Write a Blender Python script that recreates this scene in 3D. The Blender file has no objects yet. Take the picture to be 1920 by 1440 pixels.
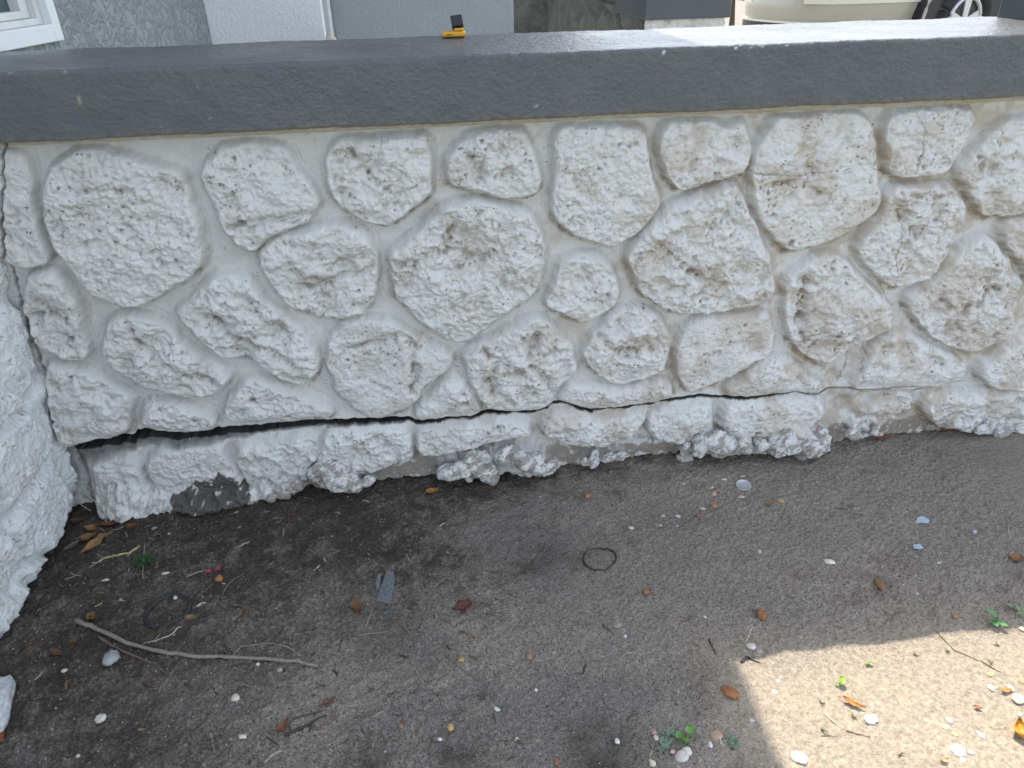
import bpy, math, random
import numpy as np
import bmesh
from mathutils import Matrix, Vector, noise as mnoise
R = math.radians
sc = bpy.context.scene
# ------------------------------------------------------------------ camera
F = 1390.0
CAM = np.array([0.0, -1.22, 0.9537])
def basis(yaw, pitch, roll):
    f = np.array([math.sin(yaw)*math.cos(pitch), math.cos(yaw)*math.cos(pitch), -math.sin(pitch)])
    r = np.array([math.cos(yaw), -math.sin(yaw), 0]); u = np.cross(r, f)
    c, s = math.cos(roll), math.sin(roll)
    return f, c*r+s*u, -s*r+c*u
B = basis(.10288, .52825, -.02512)
cd = bpy.data.cameras.new('camera'); cam = bpy.data.objects.new('camera', cd); sc.collection.objects.link(cam)
cd.sensor_width = 36; cd.lens = 36*F/1920; cd.clip_start = .02; cd.clip_end = 500
m = Matrix.Identity(4)
for i in range(3):
    m[i][0] = B[1][i]; m[i][1] = B[2][i]; m[i][2] = -B[0][i]; m[i][3] = CAM[i]
cam.matrix_world = m; sc.camera = cam
# ------------------------------------------------------------------ light
SUN = Vector((.03, .49, .82)).normalized()          # towards the sun
w = bpy.data.worlds.new('World'); sc.world = w; w.use_nodes = True
wn = w.node_tree; bg = wn.nodes['Background']
sky = wn.nodes.new('ShaderNodeTexSky'); sky.sky_type = 'NISHITA'; sky.sun_disc = False
sky.sun_elevation = math.asin(SUN.z); sky.sun_rotation = math.atan2(SUN.x, SUN.y)
sky.air_density = 1.0; sky.dust_density = 1.5; sky.ozone_density = 1.0
hz = wn.nodes.new('ShaderNodeHueSaturation'); hz.inputs['Saturation'].default_value = .52     # hazy summer sky
wn.links.new(sky.outputs[0], hz.inputs['Color']); wn.links.new(hz.outputs[0], bg.inputs[0]); bg.inputs[1].default_value = .15
sd = bpy.data.lights.new('sun', 'SUN'); sd.energy = 2.2; sd.angle = R(.45); sd.color = (1, .93, .82)
so = bpy.data.objects.new('sun', sd); sc.collection.objects.link(so)
so.rotation_euler = SUN.to_track_quat('Z', 'Y').to_euler(); so.location = (0, 3, 5)
sc.view_settings.view_transform = 'Standard'; sc.view_settings.look = 'None'
sc.view_settings.exposure = 1.62; sc.view_settings.gamma = 1
# ------------------------------------------------------------------ pixel of the photograph -> point in the place
def ray(px, py): return B[0]+B[1]*(px-960)/F+B[2]*(720-py)/F
def on_y(px, py, Y): v = ray(px, py); k = (Y-CAM[1])/v[1]; return CAM+k*v
def on_z(px, py, Z=0.): v = ray(px, py); k = (Z-CAM[2])/v[2]; return CAM+k*v
def project(X, Y, Z):
    vx, vy, vz = X-CAM[0], Y-CAM[1], Z-CAM[2]
    d = vx*B[0][0]+vy*B[0][1]+vz*B[0][2]
    return 960+F*(vx*B[1][0]+vy*B[1][1]+vz*B[1][2])/d, 720-F*(vx*B[2][0]+vy*B[2][1]+vz*B[2][2])/d
# ------------------------------------------------------------------ numpy noise
_T = {}
def vnoise(x, y, s, seed=0):
    if seed not in _T:
        a = np.random.RandomState(seed).rand(256, 256)*2*math.pi; _T[seed] = (np.cos(a), np.sin(a))
    c_, s_ = _T[seed]; x = np.asarray(x)*s; y = np.asarray(y)*s; r = seed*1.7
    x, y = x*math.cos(r)-y*math.sin(r)+1000.37, x*math.sin(r)+y*math.cos(r)+1000.71
    xi = np.floor(x).astype(int); yi = np.floor(y).astype(int); fx = x-xi; fy = y-yi; a0 = xi & 255; a1 = (xi+1) & 255; b0 = yi & 255; b1 = (yi+1) & 255
    ux = fx*fx*fx*(fx*(fx*6-15)+10); uy = fy*fy*fy*(fy*(fy*6-15)+10)
    n00 = c_[a0, b0]*fx+s_[a0, b0]*fy; n10 = c_[a1, b0]*(fx-1)+s_[a1, b0]*fy
    n01 = c_[a0, b1]*fx+s_[a0, b1]*(fy-1); n11 = c_[a1, b1]*(fx-1)+s_[a1, b1]*(fy-1)
    a = n00+(n10-n00)*ux; b = n01+(n11-n01)*ux
    return (a+(b-a)*uy)*1.65
def fbm(x, y, s, n=4, seed=0, gain=.5):
    r = 0; a = 1
    for i in range(n): r = r+a*vnoise(x+.13*i, y-.21*i, s, seed+i); s *= 2.03; a *= gain
    return r
def billow(x, y, s, n=3, seed=0):
    r = 0; a = 1
    for i in range(n): r = r+a*(np.abs(vnoise(x, y, s, seed+i))*2-.5); s *= 2.1; a *= .55
    return r
def worley(x, y, s, seed=0, jit=.9):
    """distance to the nearest random point, and a random value of that point's cell"""
    rs = np.random.RandomState(seed); tx = rs.rand(256, 256); ty = rs.rand(256, 256); tv = rs.rand(256, 256)
    x = np.asarray(x)*s+500.3; y = np.asarray(y)*s+500.9; xi = np.floor(x).astype(int); yi = np.floor(y).astype(int)
    best = np.full(np.shape(x), 9.); val = np.zeros(np.shape(x))
    for i in (-1, 0, 1):
        for j in (-1, 0, 1):
            cx = xi+i; cy = yi+j; a = cx % 256; b = cy % 256
            d = np.hypot(cx+.5+jit*(tx[a, b]-.5)-x, cy+.5+jit*(ty[a, b]-.5)-y)
            m_ = d < best; best = np.where(m_, d, best); val = np.where(m_, tv[a, b], val)
    return best, val
def sstep(a, b, x): t = np.clip((x-a)/(b-a), 0, 1); return t*t*(3-2*t)
def chaikin(p, n=2, closed=True):
    p = np.array(p, float)
    for _ in range(n):
        q = np.roll(p, -1, 0); p = np.stack([p*.75+q*.25, p*.25+q*.75], 1).reshape(-1, 2)
    return p
def poly_sd(px, py, poly):
    """signed distance to a polygon, positive inside"""
    d = np.full(px.shape, 1e9); ins = np.zeros(px.shape, bool); n = len(poly)
    for i in range(n):
        ax, ay = poly[i]; bx, by = poly[(i+1) % n]; ex, ey = bx-ax, by-ay
        t = np.clip(((px-ax)*ex+(py-ay)*ey)/(ex*ex+ey*ey+1e-9), 0, 1)
        d = np.minimum(d, (px-ax-t*ex)**2+(py-ay-t*ey)**2)
        c = ((ay > py) != (by > py)); xx = ax+(py-ay)*ex/(ey if abs(ey) > 1e-9 else 1e-9)
        ins ^= c & (px < xx)
    return np.where(ins, 1, -1)*np.sqrt(d)
def line_sd(px, py, pts):
    d = np.full(np.shape(px), 1e9)
    for (ax, ay), (bx, by) in zip(pts[:-1], pts[1:]):
        ex, ey = bx-ax, by-ay; t = np.clip(((px-ax)*ex+(py-ay)*ey)/(ex*ex+ey*ey+1e-9), 0, 1)
        d = np.minimum(d, np.hypot(px-ax-t*ex, py-ay-t*ey))
    return d
# ------------------------------------------------------------------ object helpers
def link(name, me, mat=None, parent=None):
    o = bpy.data.objects.new(name, me); sc.collection.objects.link(o)
    if mat and me: me.materials.append(mat)
    if parent: o.parent = parent
    return o
def tag(o, label, cat, group=None):
    o['label'] = label; o['category'] = cat
    if group: o['group'] = group
    return o
def empty(name, loc=(0, 0, 0), rz=0):
    o = link(name, None); o.location = loc; o.rotation_euler = (0, 0, rz); o.empty_display_size = .05; bpy.context.view_layer.update(); return o
def place(o, parent):                     # parent without moving
    bpy.context.view_layer.update(); o.parent = parent; o.matrix_parent_inverse = parent.matrix_world.inverted(); return o
def pymesh(name, v, f, smooth=True):
    me = bpy.data.meshes.new(name); me.from_pydata([tuple(map(float, p)) for p in v], [], [tuple(map(int, q)) for q in f]); me.update()
    if smooth: me.polygons.foreach_set('use_smooth', [True]*len(me.polygons))
    return me
def grid_mesh(name, P, cols=None, mask=None, flip=False):
    """P: (n,m,3) vertex grid; cols: (n,m,3) surface colour; mask: (n-1,m-1) faces kept"""
    n, k = P.shape[:2]; idx = np.arange(n*k).reshape(n, k)
    q = np.stack([idx[:-1, :-1], idx[1:, :-1], idx[1:, 1:], idx[:-1, 1:]], -1)
    if flip: q = q[..., ::-1]
    q = q[mask] if mask is not None else q.reshape(-1, 4)
    used = np.zeros(n*k, bool); used[q.ravel()] = True; re = np.cumsum(used)-1; q = re[q]
    V = P.reshape(-1, 3)[used]
    me = bpy.data.meshes.new(name); me.vertices.add(len(V)); me.vertices.foreach_set('co', V.astype(np.float32).ravel())
    me.loops.add(q.size); me.loops.foreach_set('vertex_index', q.astype(np.int32).ravel())
    me.polygons.add(len(q)); me.polygons.foreach_set('loop_start', np.arange(0, q.size, 4, dtype=np.int32))
    me.update(calc_edges=True); me.polygons.foreach_set('use_smooth', np.ones(len(q), bool))
    if cols is not None:
        a = me.color_attributes.new('tint', 'FLOAT_COLOR', 'POINT'); c = cols.reshape(-1, cols.shape[-1])[used]
        if c.shape[1] == 3: c = np.concatenate([c, np.ones((len(c), 1))], 1)
        a.data.foreach_set('color', c.astype(np.float32).ravel())
    me.validate(); return me
class MB:
    def __init__(s): s.v = []; s.f = []
    def add(s, v, f):
        n = len(s.v); s.v += [tuple(p) for p in v]; s.f += [tuple(i+n for i in q) for q in f]
    def box(s, x0, x1, y0, y1, z0, z1, b=0.0):
        if b <= 0:
            s.add([(x, y, z) for x in (x0, x1) for y in (y0, y1) for z in (z0, z1)],
                  [(0, 1, 3, 2), (4, 6, 7, 5), (0, 4, 5, 1), (2, 3, 7, 6), (0, 2, 6, 4), (1, 5, 7, 3)]); return
        # bevelled box: chamfer on every edge
        import bmesh
        bm = bmesh.new(); bmesh.ops.create_cube(bm, size=1)
        for v in bm.verts: v.co = Vector((x0+(v.co.x+.5)*(x1-x0), y0+(v.co.y+.5)*(y1-y0), z0+(v.co.z+.5)*(z1-z0)))
        bmesh.ops.bevel(bm, geom=bm.edges[:], offset=b, segments=2, affect='EDGES', profile=.5)
        bm.verts.index_update(); s.add([v.co.copy() for v in bm.verts], [[v.index for v in f.verts] for f in bm.faces]); bm.free()
    def tube(s, pts, rad, n=7):
        pts = [Vector(p) for p in pts]; rings = []
        for i, p in enumerate(pts):
            t = (pts[min(i+1, len(pts)-1)]-pts[max(i-1, 0)]).normalized()
            a = t.orthogonal().normalized() if abs(t.z) > .95 else t.cross(Vector((0, 0, 1))).normalized(); b = t.cross(a)
            r = rad[i] if hasattr(rad, '__len__') else rad
            rings.append([p+a*r*math.cos(2*math.pi*k/n)+b*r*math.sin(2*math.pi*k/n) for k in range(n)])
        v = [q for rg in rings for q in rg]; f = []
        for i in range(len(rings)-1):
            for k in range(n): f.append((i*n+k, i*n+(k+1) % n, (i+1)*n+(k+1) % n, (i+1)*n+k))
        f.append(tuple(range(n))[::-1]); f.append(tuple((len(rings)-1)*n+k for k in range(n))); s.add(v, f)
    def build(s, name, mat=None, parent=None, smooth=False):
        return link(name, pymesh(name, s.v, s.f, smooth), mat, parent)
# ------------------------------------------------------------------ materials
def newmat(name):
    mt = bpy.data.materials.new(name); mt.use_nodes = True; nt = mt.node_tree
    return mt, nt, nt.nodes['Principled BSDF']
def N(nt, t, **k):
    n = nt.nodes.new(t)
    for a, v in k.items(): setattr(n, a, v)
    return n
def mixc(nt, fac, a, b, blend='MIX'):
    m_ = N(nt, 'ShaderNodeMix', data_type='RGBA', blend_type=blend)
    for s_, v in ((m_.inputs[0], fac), (m_.inputs[6], a), (m_.inputs[7], b)):
        if hasattr(v, 'is_output'): nt.links.new(v, s_)
        else: s_.default_value = v if not isinstance(v, tuple) else (*v, 1)
    return m_.outputs[2]
def ramp(nt, src, p0, p1, c0=(0, 0, 0), c1=(1, 1, 1)):
    r = N(nt, 'ShaderNodeValToRGB'); nt.links.new(src, r.inputs[0]); e = r.color_ramp.elements
    e[0].position = p0; e[0].color = (*c0, 1); e[1].position = p1; e[1].color = (*c1, 1); return r.outputs[0]
def tnoise(nt, co, scale, detail=4, rough=.6, dist=0):
    n = N(nt, 'ShaderNodeTexNoise'); n.inputs['Scale'].default_value = scale; n.inputs['Detail'].default_value = detail
    n.inputs['Roughness'].default_value = rough; n.inputs['Distortion'].default_value = dist; nt.links.new(co, n.inputs['Vector']); return n.outputs['Fac']
def tvor(nt, co, scale, feature='F1'):
    n = N(nt, 'ShaderNodeTexVoronoi', feature=feature); n.inputs['Scale'].default_value = scale; nt.links.new(co, n.inputs['Vector']); return n.outputs['Distance']
def bump(nt, bs, layers):
    prev = None
    for src, dist, st in layers:
        b = N(nt, 'ShaderNodeBump'); b.inputs['Distance'].default_value = dist; b.inputs['Strength'].default_value = st
        nt.links.new(src, b.inputs['Height'])
        if prev: nt.links.new(prev, b.inputs['Normal'])
        prev = b.outputs['Normal']
    nt.links.new(prev, bs.inputs['Normal'])
def coords(nt, kind='Object'): return N(nt, 'ShaderNodeTexCoord').outputs[kind]
def masonry_mat(name, grain=1.0):
    mt, nt, bs = newmat(name); co = coords(nt)
    at = N(nt, 'ShaderNodeAttribute', attribute_name='tint')
    c = mixc(nt, 1.0, at.outputs['Color'], ramp(nt, tnoise(nt, co, 60, 6, .7), .2, .8, (.86, .85, .83), (1, 1, 1)), 'MULTIPLY')
    # little pores where the paint never reached
    v = N(nt, 'ShaderNodeTexVoronoi'); v.inputs['Scale'].default_value = 95; v.inputs['Randomness'].default_value = 1; nt.links.new(co, v.inputs['Vector'])
    th = N(nt, 'ShaderNodeMath', operation='LESS_THAN'); nt.links.new(v.outputs['Distance'], th.inputs[0])
    gate = N(nt, 'ShaderNodeMath', operation='MULTIPLY'); nt.links.new(ramp(nt, tnoise(nt, co, 22, 3), .46, .7), gate.inputs[0]); gate.inputs[1].default_value = .2
    nt.links.new(gate.outputs[0], th.inputs[1])
    al = N(nt, 'ShaderNodeMath', operation='MULTIPLY'); nt.links.new(th.outputs[0], al.inputs[0]); nt.links.new(at.outputs['Alpha'], al.inputs[1])
    c = mixc(nt, al.outputs[0], c, (.22, .18, .13)); nt.links.new(c, bs.inputs['Base Color'])
    bs.inputs['Roughness'].default_value = .62; bs.inputs['Specular IOR Level'].default_value = .35
    bump(nt, bs, [(tnoise(nt, co, 420, 3, .6), .0016, .55*grain), (tnoise(nt, co, 160, 4, .6), .0035, .6*grain)])
    return mt
M = {}
M['masonry'] = masonry_mat('painted_masonry')
def simple(name, col, rough=.6, var=.15, scale=30, bsc=200, bd=.001, bstr=.4, metal=0, col2=None, coat=0, spec=.5):
    mt, nt, bs = newmat(name); co = coords(nt)
    c2 = col2 or tuple(x*(1-var*2) for x in col)
    nt.links.new(ramp(nt, tnoise(nt, co, scale, 5, .6), .3, .7, c2, col), bs.inputs['Base Color'])
    bs.inputs['Roughness'].default_value = rough; bs.inputs['Metallic'].default_value = metal; bs.inputs['Coat Weight'].default_value = coat
    bs.inputs['Specular IOR Level'].default_value = spec
    if bd: bump(nt, bs, [(tnoise(nt, co, bsc, 3, .6), bd, bstr)])
    M[name] = mt; return mt
# slate paint of the cap: orange-peel gloss paint, a few white drips carried in the tint attribute
mt, nt, bs = newmat('slate_paint'); co = coords(nt); at = N(nt, 'ShaderNodeAttribute', attribute_name='tint')
nt.links.new(mixc(nt, 1.0, at.outputs['Color'], ramp(nt, tnoise(nt, co, 9, 5, .65), .3, .7, (.86, .88, .9), (1.05, 1.03, 1.0)), 'MULTIPLY'), bs.inputs['Base Color'])
bs.inputs['Roughness'].default_value = .33; bs.inputs['Specular IOR Level'].default_value = .27
nt.links.new(ramp(nt, tnoise(nt, co, 5, 4, .6), .3, .7, (.27, .27, .27), (.42, .42, .42)), bs.inputs['Roughness'])
mp = N(nt, 'ShaderNodeMapping'); mp.inputs['Scale'].default_value = (.22, 1, 1); nt.links.new(co, mp.inputs['Vector'])
bump(nt, bs, [(tnoise(nt, mp.outputs[0], 170, 3, .6), .0016, .55), (tnoise(nt, co, 300, 2, .5), .0018, .6), (tnoise(nt, co, 130, 3, .5), .0034, .7)])
M['slate_paint'] = mt
simple('slate_plain', (.09, .108, .12), .42, .06, 8, 110, .0022, .5)
simple('core', (.5, .5, .48), .8)
# stucco with knocked-down skip trowel texture
def stucco(name, col, swirl=True, rough=.75, s=38, dist=.003):
    mt, nt, bs = newmat(name); co = coords(nt)
    nt.links.new(ramp(nt, tnoise(nt, co, 6, 4), .3, .7, tuple(x*.93 for x in col), col), bs.inputs['Base Color'])
    bs.inputs['Roughness'].default_value = rough
    if swirl:
        a = ramp(nt, tnoise(nt, co, s, 5, .62, .9), .44, .56)
        bump(nt, bs, [(a, dist, .6), (tnoise(nt, co, 240, 3), .001, .4)])
    else: bump(nt, bs, [(tnoise(nt, co, s*3, 4, .7), dist, .75), (tnoise(nt, co, 500, 2), .0008, .4)])
    M[name] = mt
stucco('stucco_grey', (.29, .32, .325), s=40, dist=.014); stucco('stucco_white', (.88, .89, .90), False, s=42, dist=.009); stucco('stucco_pale', (.40, .43, .44), False, s=30, dist=.015)
# ground
mt, nt, bs = newmat('sandy_soil'); co = coords(nt); at = N(nt, 'ShaderNodeAttribute', attribute_name='tint')
g1 = tnoise(nt, co, 500, 4, .75); g2 = tnoise(nt, co, 170, 4, .7)
c = mixc(nt, 1.0, at.outputs['Color'], ramp(nt, g1, .3, .72, (.72, .71, .7), (1.2, 1.19, 1.18)), 'MULTIPLY')
c = mixc(nt, at.outputs['Alpha'], c, mixc(nt, 1.0, c, ramp(nt, tnoise(nt, co, 330, 3, .8), .34, .66, (.55, .54, .54), (1.45, 1.44, 1.42)), 'MULTIPLY'))
c = mixc(nt, 1.0, c, ramp(nt, g2, .3, .7, (.8, .8, .8), (1.15, 1.15, 1.15)), 'MULTIPLY')
# dark grains and pale grains
v = N(nt, 'ShaderNodeTexVoronoi'); v.inputs['Scale'].default_value = 330; nt.links.new(co, v.inputs['Vector'])
sp = N(nt, 'ShaderNodeSeparateColor'); nt.links.new(v.outputs['Color'], sp.inputs[0])
mk = N(nt, 'ShaderNodeMath', operation='GREATER_THAN'); nt.links.new(sp.outputs[0], mk.inputs[0]); mk.inputs[1].default_value = .80
nd = N(nt, 'ShaderNodeMath', operation='LESS_THAN'); nt.links.new(v.outputs['Distance'], nd.inputs[0]); nd.inputs[1].default_value = .38
mm = N(nt, 'ShaderNodeMath', operation='MULTIPLY'); nt.links.new(mk.outputs[0], mm.inputs[0]); nt.links.new(nd.outputs[0], mm.inputs[1])
am = N(nt, 'ShaderNodeMath', operation='MULTIPLY'); nt.links.new(mm.outputs[0], am.inputs[0]); nt.links.new(at.outputs['Alpha'], am.inputs[1])
c = mixc(nt, am.outputs[0], c, (.05, .042, .036))
mk2 = N(nt, 'ShaderNodeMath', operation='GREATER_THAN'); nt.links.new(sp.outputs[1], mk2.inputs[0]); mk2.inputs[1].default_value = .987
mm2 = N(nt, 'ShaderNodeMath', operation='MULTIPLY'); nt.links.new(mk2.outputs[0], mm2.inputs[0]); nt.links.new(nd.outputs[0], mm2.inputs[1])
c = mixc(nt, mm2.outputs[0], c, (.42, .40, .36)); nt.links.new(c, bs.inputs['Base Color'])
bs.inputs['Roughness'].default_value = .9; bs.inputs['Specular IOR Level'].default_value = .2
bump(nt, bs, [(g1, .0022, .7), (g2, .005, .6)])
M['sandy_soil'] = mt
# ------------------------------------------------------------------ traced shapes, in pixels of the 1920 x 1440 photograph on the wall plane
STONES = [
 [(-40,280),(25,288),(50,300),(53,360),(58,400),(68,440),(88,480),(85,495),(50,507),(20,500),(0,480),(-60,470)],
 [(170,280),(215,290),(290,310),(335,325),(348,360),(362,400),(376,440),(380,480),(372,505),(330,535),(255,577),(235,577),(190,560),(165,545),(135,510),(100,465),(85,430),(78,390),(77,360),(88,320),(110,300),(140,280)],
 [(375,320),(392,300),(420,272),(480,268),(540,278),(550,310),(575,345),(602,392),(560,405),(530,413),(470,423),(440,445),(425,440),(410,410),(395,370),(372,335)],
 [(430,452),(455,432),(520,422),(585,402),(575,418),(510,440),(480,466),(462,472)],
 [(610,300),(625,265),(680,262),(760,255),(800,252),(808,280),(808,350),(795,375),(770,395),(735,420),(700,420),(655,400),(620,365),(612,340)],
 [(840,293),(880,253),(923,245),(973,243),(987,257),(1003,290),(1013,317),(1013,357),(987,368),(953,373),(923,367),(873,353),(840,348),(837,320)],
 [(1045,240),(1107,235),(1190,237),(1210,247),(1213,277),(1223,333),(1237,360),(1233,393),(1213,420),(1187,443),(1153,463),(1113,457),(1070,437),(1047,417),(1035,393),(1040,360),(1045,327),(1042,283)],
 [(1245,235),(1290,225),(1345,225),(1368,240),(1395,228),(1410,255),(1412,290),(1400,325),(1360,335),(1320,345),(1290,357),(1262,350),(1243,310),(1240,270)],
 [(1457,220),(1513,217),(1570,213),(1620,213),(1637,230),(1647,260),(1647,300),(1652,350),(1657,377),(1650,395),(1620,417),(1590,440),(1557,457),(1513,467),(1480,470),(1467,463),(1440,427),(1420,400),(1417,367),(1413,317),(1423,283),(1437,253)],
 [(1673,213),(1713,207),(1780,203),(1827,203),(1833,217),(1827,250),(1810,277),(1797,300),(1780,323),(1740,333),(1690,337),(1673,320),(1667,283),(1667,240)],
 [(1980,212),(1897,230),(1860,253),(1840,283),(1812,312),(1805,325),(1820,353),(1843,400),(1858,407),(1920,403),(1985,395),(2040,300)],
 [(1670,360),(1700,350),(1747,350),(1780,347),(1800,367),(1810,387),(1810,413),(1793,440),(1777,475),(1750,520),(1723,530),(1683,543),(1663,530),(1637,507),(1610,470),(1625,440),(1650,415),(1668,385)],
 [(1205,440),(1245,400),(1290,375),(1330,360),(1375,345),(1388,350),(1400,385),(1420,425),(1440,470),(1453,510),(1455,560),(1440,572),(1400,580),(1340,588),(1290,592),(1250,580),(1215,560),(1195,530),(1183,500),(1180,475)],
 [(1060,490),(1095,478),(1130,485),(1150,510),(1163,540),(1160,570),(1140,585),(1105,605),(1070,598),(1030,580),(1028,565),(1045,540),(1048,510)],
 [(850,385),(895,375),(940,385),(985,395),(1010,420),(1022,460),(1022,500),(1010,540),(985,570),(960,580),(940,595),(905,620),(880,640),(845,640),(805,620),(770,585),(745,560),(735,520),(730,480),(750,460),(780,440),(800,415),(825,395)],
 [(500,460),(540,440),(600,425),(640,420),(690,440),(705,470),(708,510),(705,560),(680,590),(640,600),(600,598),(560,585),(530,565),(505,530),(488,500),(487,480)],
 [(1477,527),(1513,500),(1550,478),(1587,487),(1613,517),(1640,547),(1673,573),(1677,590),(1673,620),(1647,630),(1613,640),(1573,667),(1553,687),(1533,683),(1493,650),(1480,620),(1473,590),(1480,563)],
 [(1753,533),(1780,507),(1800,480),(1835,445),(1868,450),(1880,475),(1905,500),(1918,530),(1912,570),(1905,620),(1880,645),(1840,663),(1813,663),(1780,650),(1740,620),(1722,597),(1708,575),(1712,555)],
 [(1885,440),(1895,420),(1930,410),(2000,405),(2030,470),(1990,560),(1950,540),(1915,485),(1893,465)],
 [(50,517),(87,510),(110,523),(127,547),(143,577),(150,607),(153,640),(163,680),(133,677),(80,660),(60,645),(45,600),(40,570),(48,540)],
 [(210,597),(253,593),(293,603),(317,623),(337,643),(367,673),(407,693),(428,707),(423,727),(400,743),(367,747),(317,743),(263,730),(227,707),(200,683),(187,660),(193,627)],
 [(400,520),(447,515),(480,545),(500,575),(520,590),(560,620),(583,647),(595,677),(590,707),(567,720),(527,713),(500,697),(467,673),(427,677),(393,657),(360,627),(335,600),(327,585),(363,563),(380,537)],
 [(615,640),(640,612),(690,605),(715,598),(740,610),(765,628),(800,650),(852,668),(840,690),(800,720),(775,760),(740,780),(700,790),(680,780),(640,750),(620,710),(613,680)],
 [(873,667),(907,647),(957,623),(987,603),(1013,600),(1040,613),(1070,647),(1080,680),(1083,697),(1057,723),(1040,745),(1033,763),(1005,775),(923,773),(907,763),(893,740),(880,707),(870,680)],
 [(1107,640),(1133,610),(1160,587),(1193,577),(1223,590),(1253,613),(1257,640),(1253,667),(1250,693),(1233,703),(1190,717),(1160,720),(1123,707),(1103,687),(1097,660)],
 [(1290,620),(1310,603),(1360,600),(1410,595),(1440,590),(1450,610),(1453,645),(1445,670),(1420,680),(1370,710),(1320,730),(1295,742),(1275,715),(1270,680),(1275,650)],
 [(1633,673),(1657,643),(1683,623),(1713,633),(1753,660),(1810,680),(1822,697),(1813,707),(1800,715),(1757,730),(1700,732),(1650,735),(1605,735),(1612,710)],
 [(1840,705),(1860,680),(1890,655),(1920,640),(2000,625),(2060,700),(2000,745),(1920,735),(1860,728)],
 [(1363,740),(1397,713),(1433,680),(1463,673),(1493,687),(1523,710),(1540,720),(1543,743),(1513,743),(1493,735),(1447,743),(1380,747)],
 [(1057,737),(1073,723),(1113,727),(1153,737),(1190,730),(1223,717),(1257,723),(1267,740),(1240,757),(1190,767),(1117,771),(1090,763),(1050,757)],
 [(787,767),(813,743),(840,710),(867,713),(880,733),(900,763),(905,772),(887,783),(853,788),(820,788),(783,793),(778,780)],
 [(427,757),(443,733),(467,713),(507,720),(547,740),(593,757),(623,777),(620,787),(533,790),(467,790),(423,790),(421,777)],
 [(263,777),(280,757),(320,760),(360,773),(393,783),(403,800),(390,811),(333,814),(300,810),(260,803)],
 [(80,683),(110,693),(147,697),(177,703),(207,730),(247,747),(243,773),(240,797),(233,817),(187,826),(150,833),(113,843),(103,813),(93,780),(87,740)],
 # below the crack
 [(173,873),(213,867),(253,870),(267,907),(283,927),(290,955),(270,985),(230,990),(185,960),(170,900)],
 [(270,857),(333,839),(410,835),(423,857),(443,890),(463,925),(480,955),(390,980),(330,970),(295,935),(280,900)],
 [(433,837),(500,830),(590,823),(600,840),(590,880),(580,905),(545,930),(500,950),(470,925),(450,887)],
 [(610,815),(640,805),(700,803),(750,803),(770,813),(772,850),(770,865),(740,875),(700,885),(680,910),(640,920),(590,915),(585,890),(600,850)],
 [(785,808),(840,803),(890,797),(940,789),(980,797),(1000,818),(970,822),(930,825),(880,845),(790,860),(782,835)],
 [(1040,778),(1090,775),(1130,788),(1180,782),(1205,772),(1215,785),(1190,815),(1145,840),(1120,835),(1060,830),(1020,815),(1015,800)],
 [(1225,778),(1290,764),(1335,758),(1338,790),(1335,830),(1290,840),(1240,830),(1215,815),(1220,790)],
 [(1355,758),(1400,754),(1480,749),(1540,745),(1548,780),(1520,800),(1555,830),(1550,850),(1500,860),(1400,850),(1360,830)],
 [(1600,800),(1640,760),(1670,748),(1710,740),(1715,770),(1680,790),(1640,812),(1600,817)],
 [(1740,745),(1820,740),(1900,737),(2020,730),(2050,810),(1900,825),(1800,808),(1740,795)],
]
STONES += [[(x+1985, y-80-70*(y-250)/600) for x, y in STONES[i_]] for i_ in (1, 2, 3, 4, 15, 21, 20, 19, 22, 31, 32, 35, 36, 37)]     # the wall goes on past the frame
# hollows and knobs in the stones: px, py, radius, depth in mm (negative = knob)
DENTS = [(885,470,45,13),(880,495,22,8),(760,515,30,8),(840,430,40,6),(1080,520,30,4),(1520,290,28,8),(1520,320,14,9),(1462,345,30,6),(1570,240,30,6),(1330,420,20,7),(1370,400,14,8),
 (1240,480,26,6),(1390,505,22,8),(1350,545,22,6),(895,320,18,8),(950,330,15,7),(480,290,24,6),(540,310,18,5),(430,380,18,5),(640,500,32,7),(600,560,40,8),(560,530,26,6),(660,460,25,-5),
 (520,625,26,14),(420,560,34,-8),(400,610,18,8),(455,655,26,9),(560,680,30,-6),(290,640,30,8),(240,680,18,7),(380,700,20,8),(330,690,30,-6),(270,620,18,-6),
 (1000,650,12,14),(1008,635,10,14),(940,690,16,9),(975,700,10,8),(920,720,12,8),(990,745,18,8),(1060,690,12,8),(1165,612,14,9),(1170,665,14,8),(1150,690,18,6),(1210,650,16,5),
 (700,680,60,7),(790,650,14,8),(780,690,10,8),(640,630,20,5),(1300,640,24,4),(1415,650,20,8),(1340,700,30,5),(1500,560,16,8),(1515,530,8,9),(1505,600,10,10),(1600,590,50,-7),(1530,640,30,4),(1650,620,14,7),
 (1790,625,24,14),(1760,580,16,9),(1860,540,24,9),(1900,515,14,8),(1830,620,16,6),(1690,460,8,10),(1720,440,12,8),(1760,390,14,8),(1750,410,9,9),(1690,400,20,6),(1700,500,14,6),(1880,270,12,9),(1870,370,20,6),(1860,320,16,8),
 (1665,660,14,7),(1700,660,18,7),(1760,680,14,7),(1480,690,14,7),(1500,715,14,7),(850,740,18,-7),(1160,365,18,5),(1190,375,10,6),(1110,340,40,3),(250,400,40,4),(170,430,50,4),(330,350,24,5),(300,345,14,6),
 (1320,260,22,5),(1385,275,16,7),(1300,310,20,5),(1345,310,14,6),(80,580,26,6),(60,600,14,8),(110,640,26,5),(680,330,40,6),(740,370,30,5),(650,290,20,5),(1100,800,34,-8),(1150,825,16,6),(1590,770,14,14),(1625,795,18,14),(1690,770,26,10),(1660,790,12,12),(1570,720,20,6)]
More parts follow.
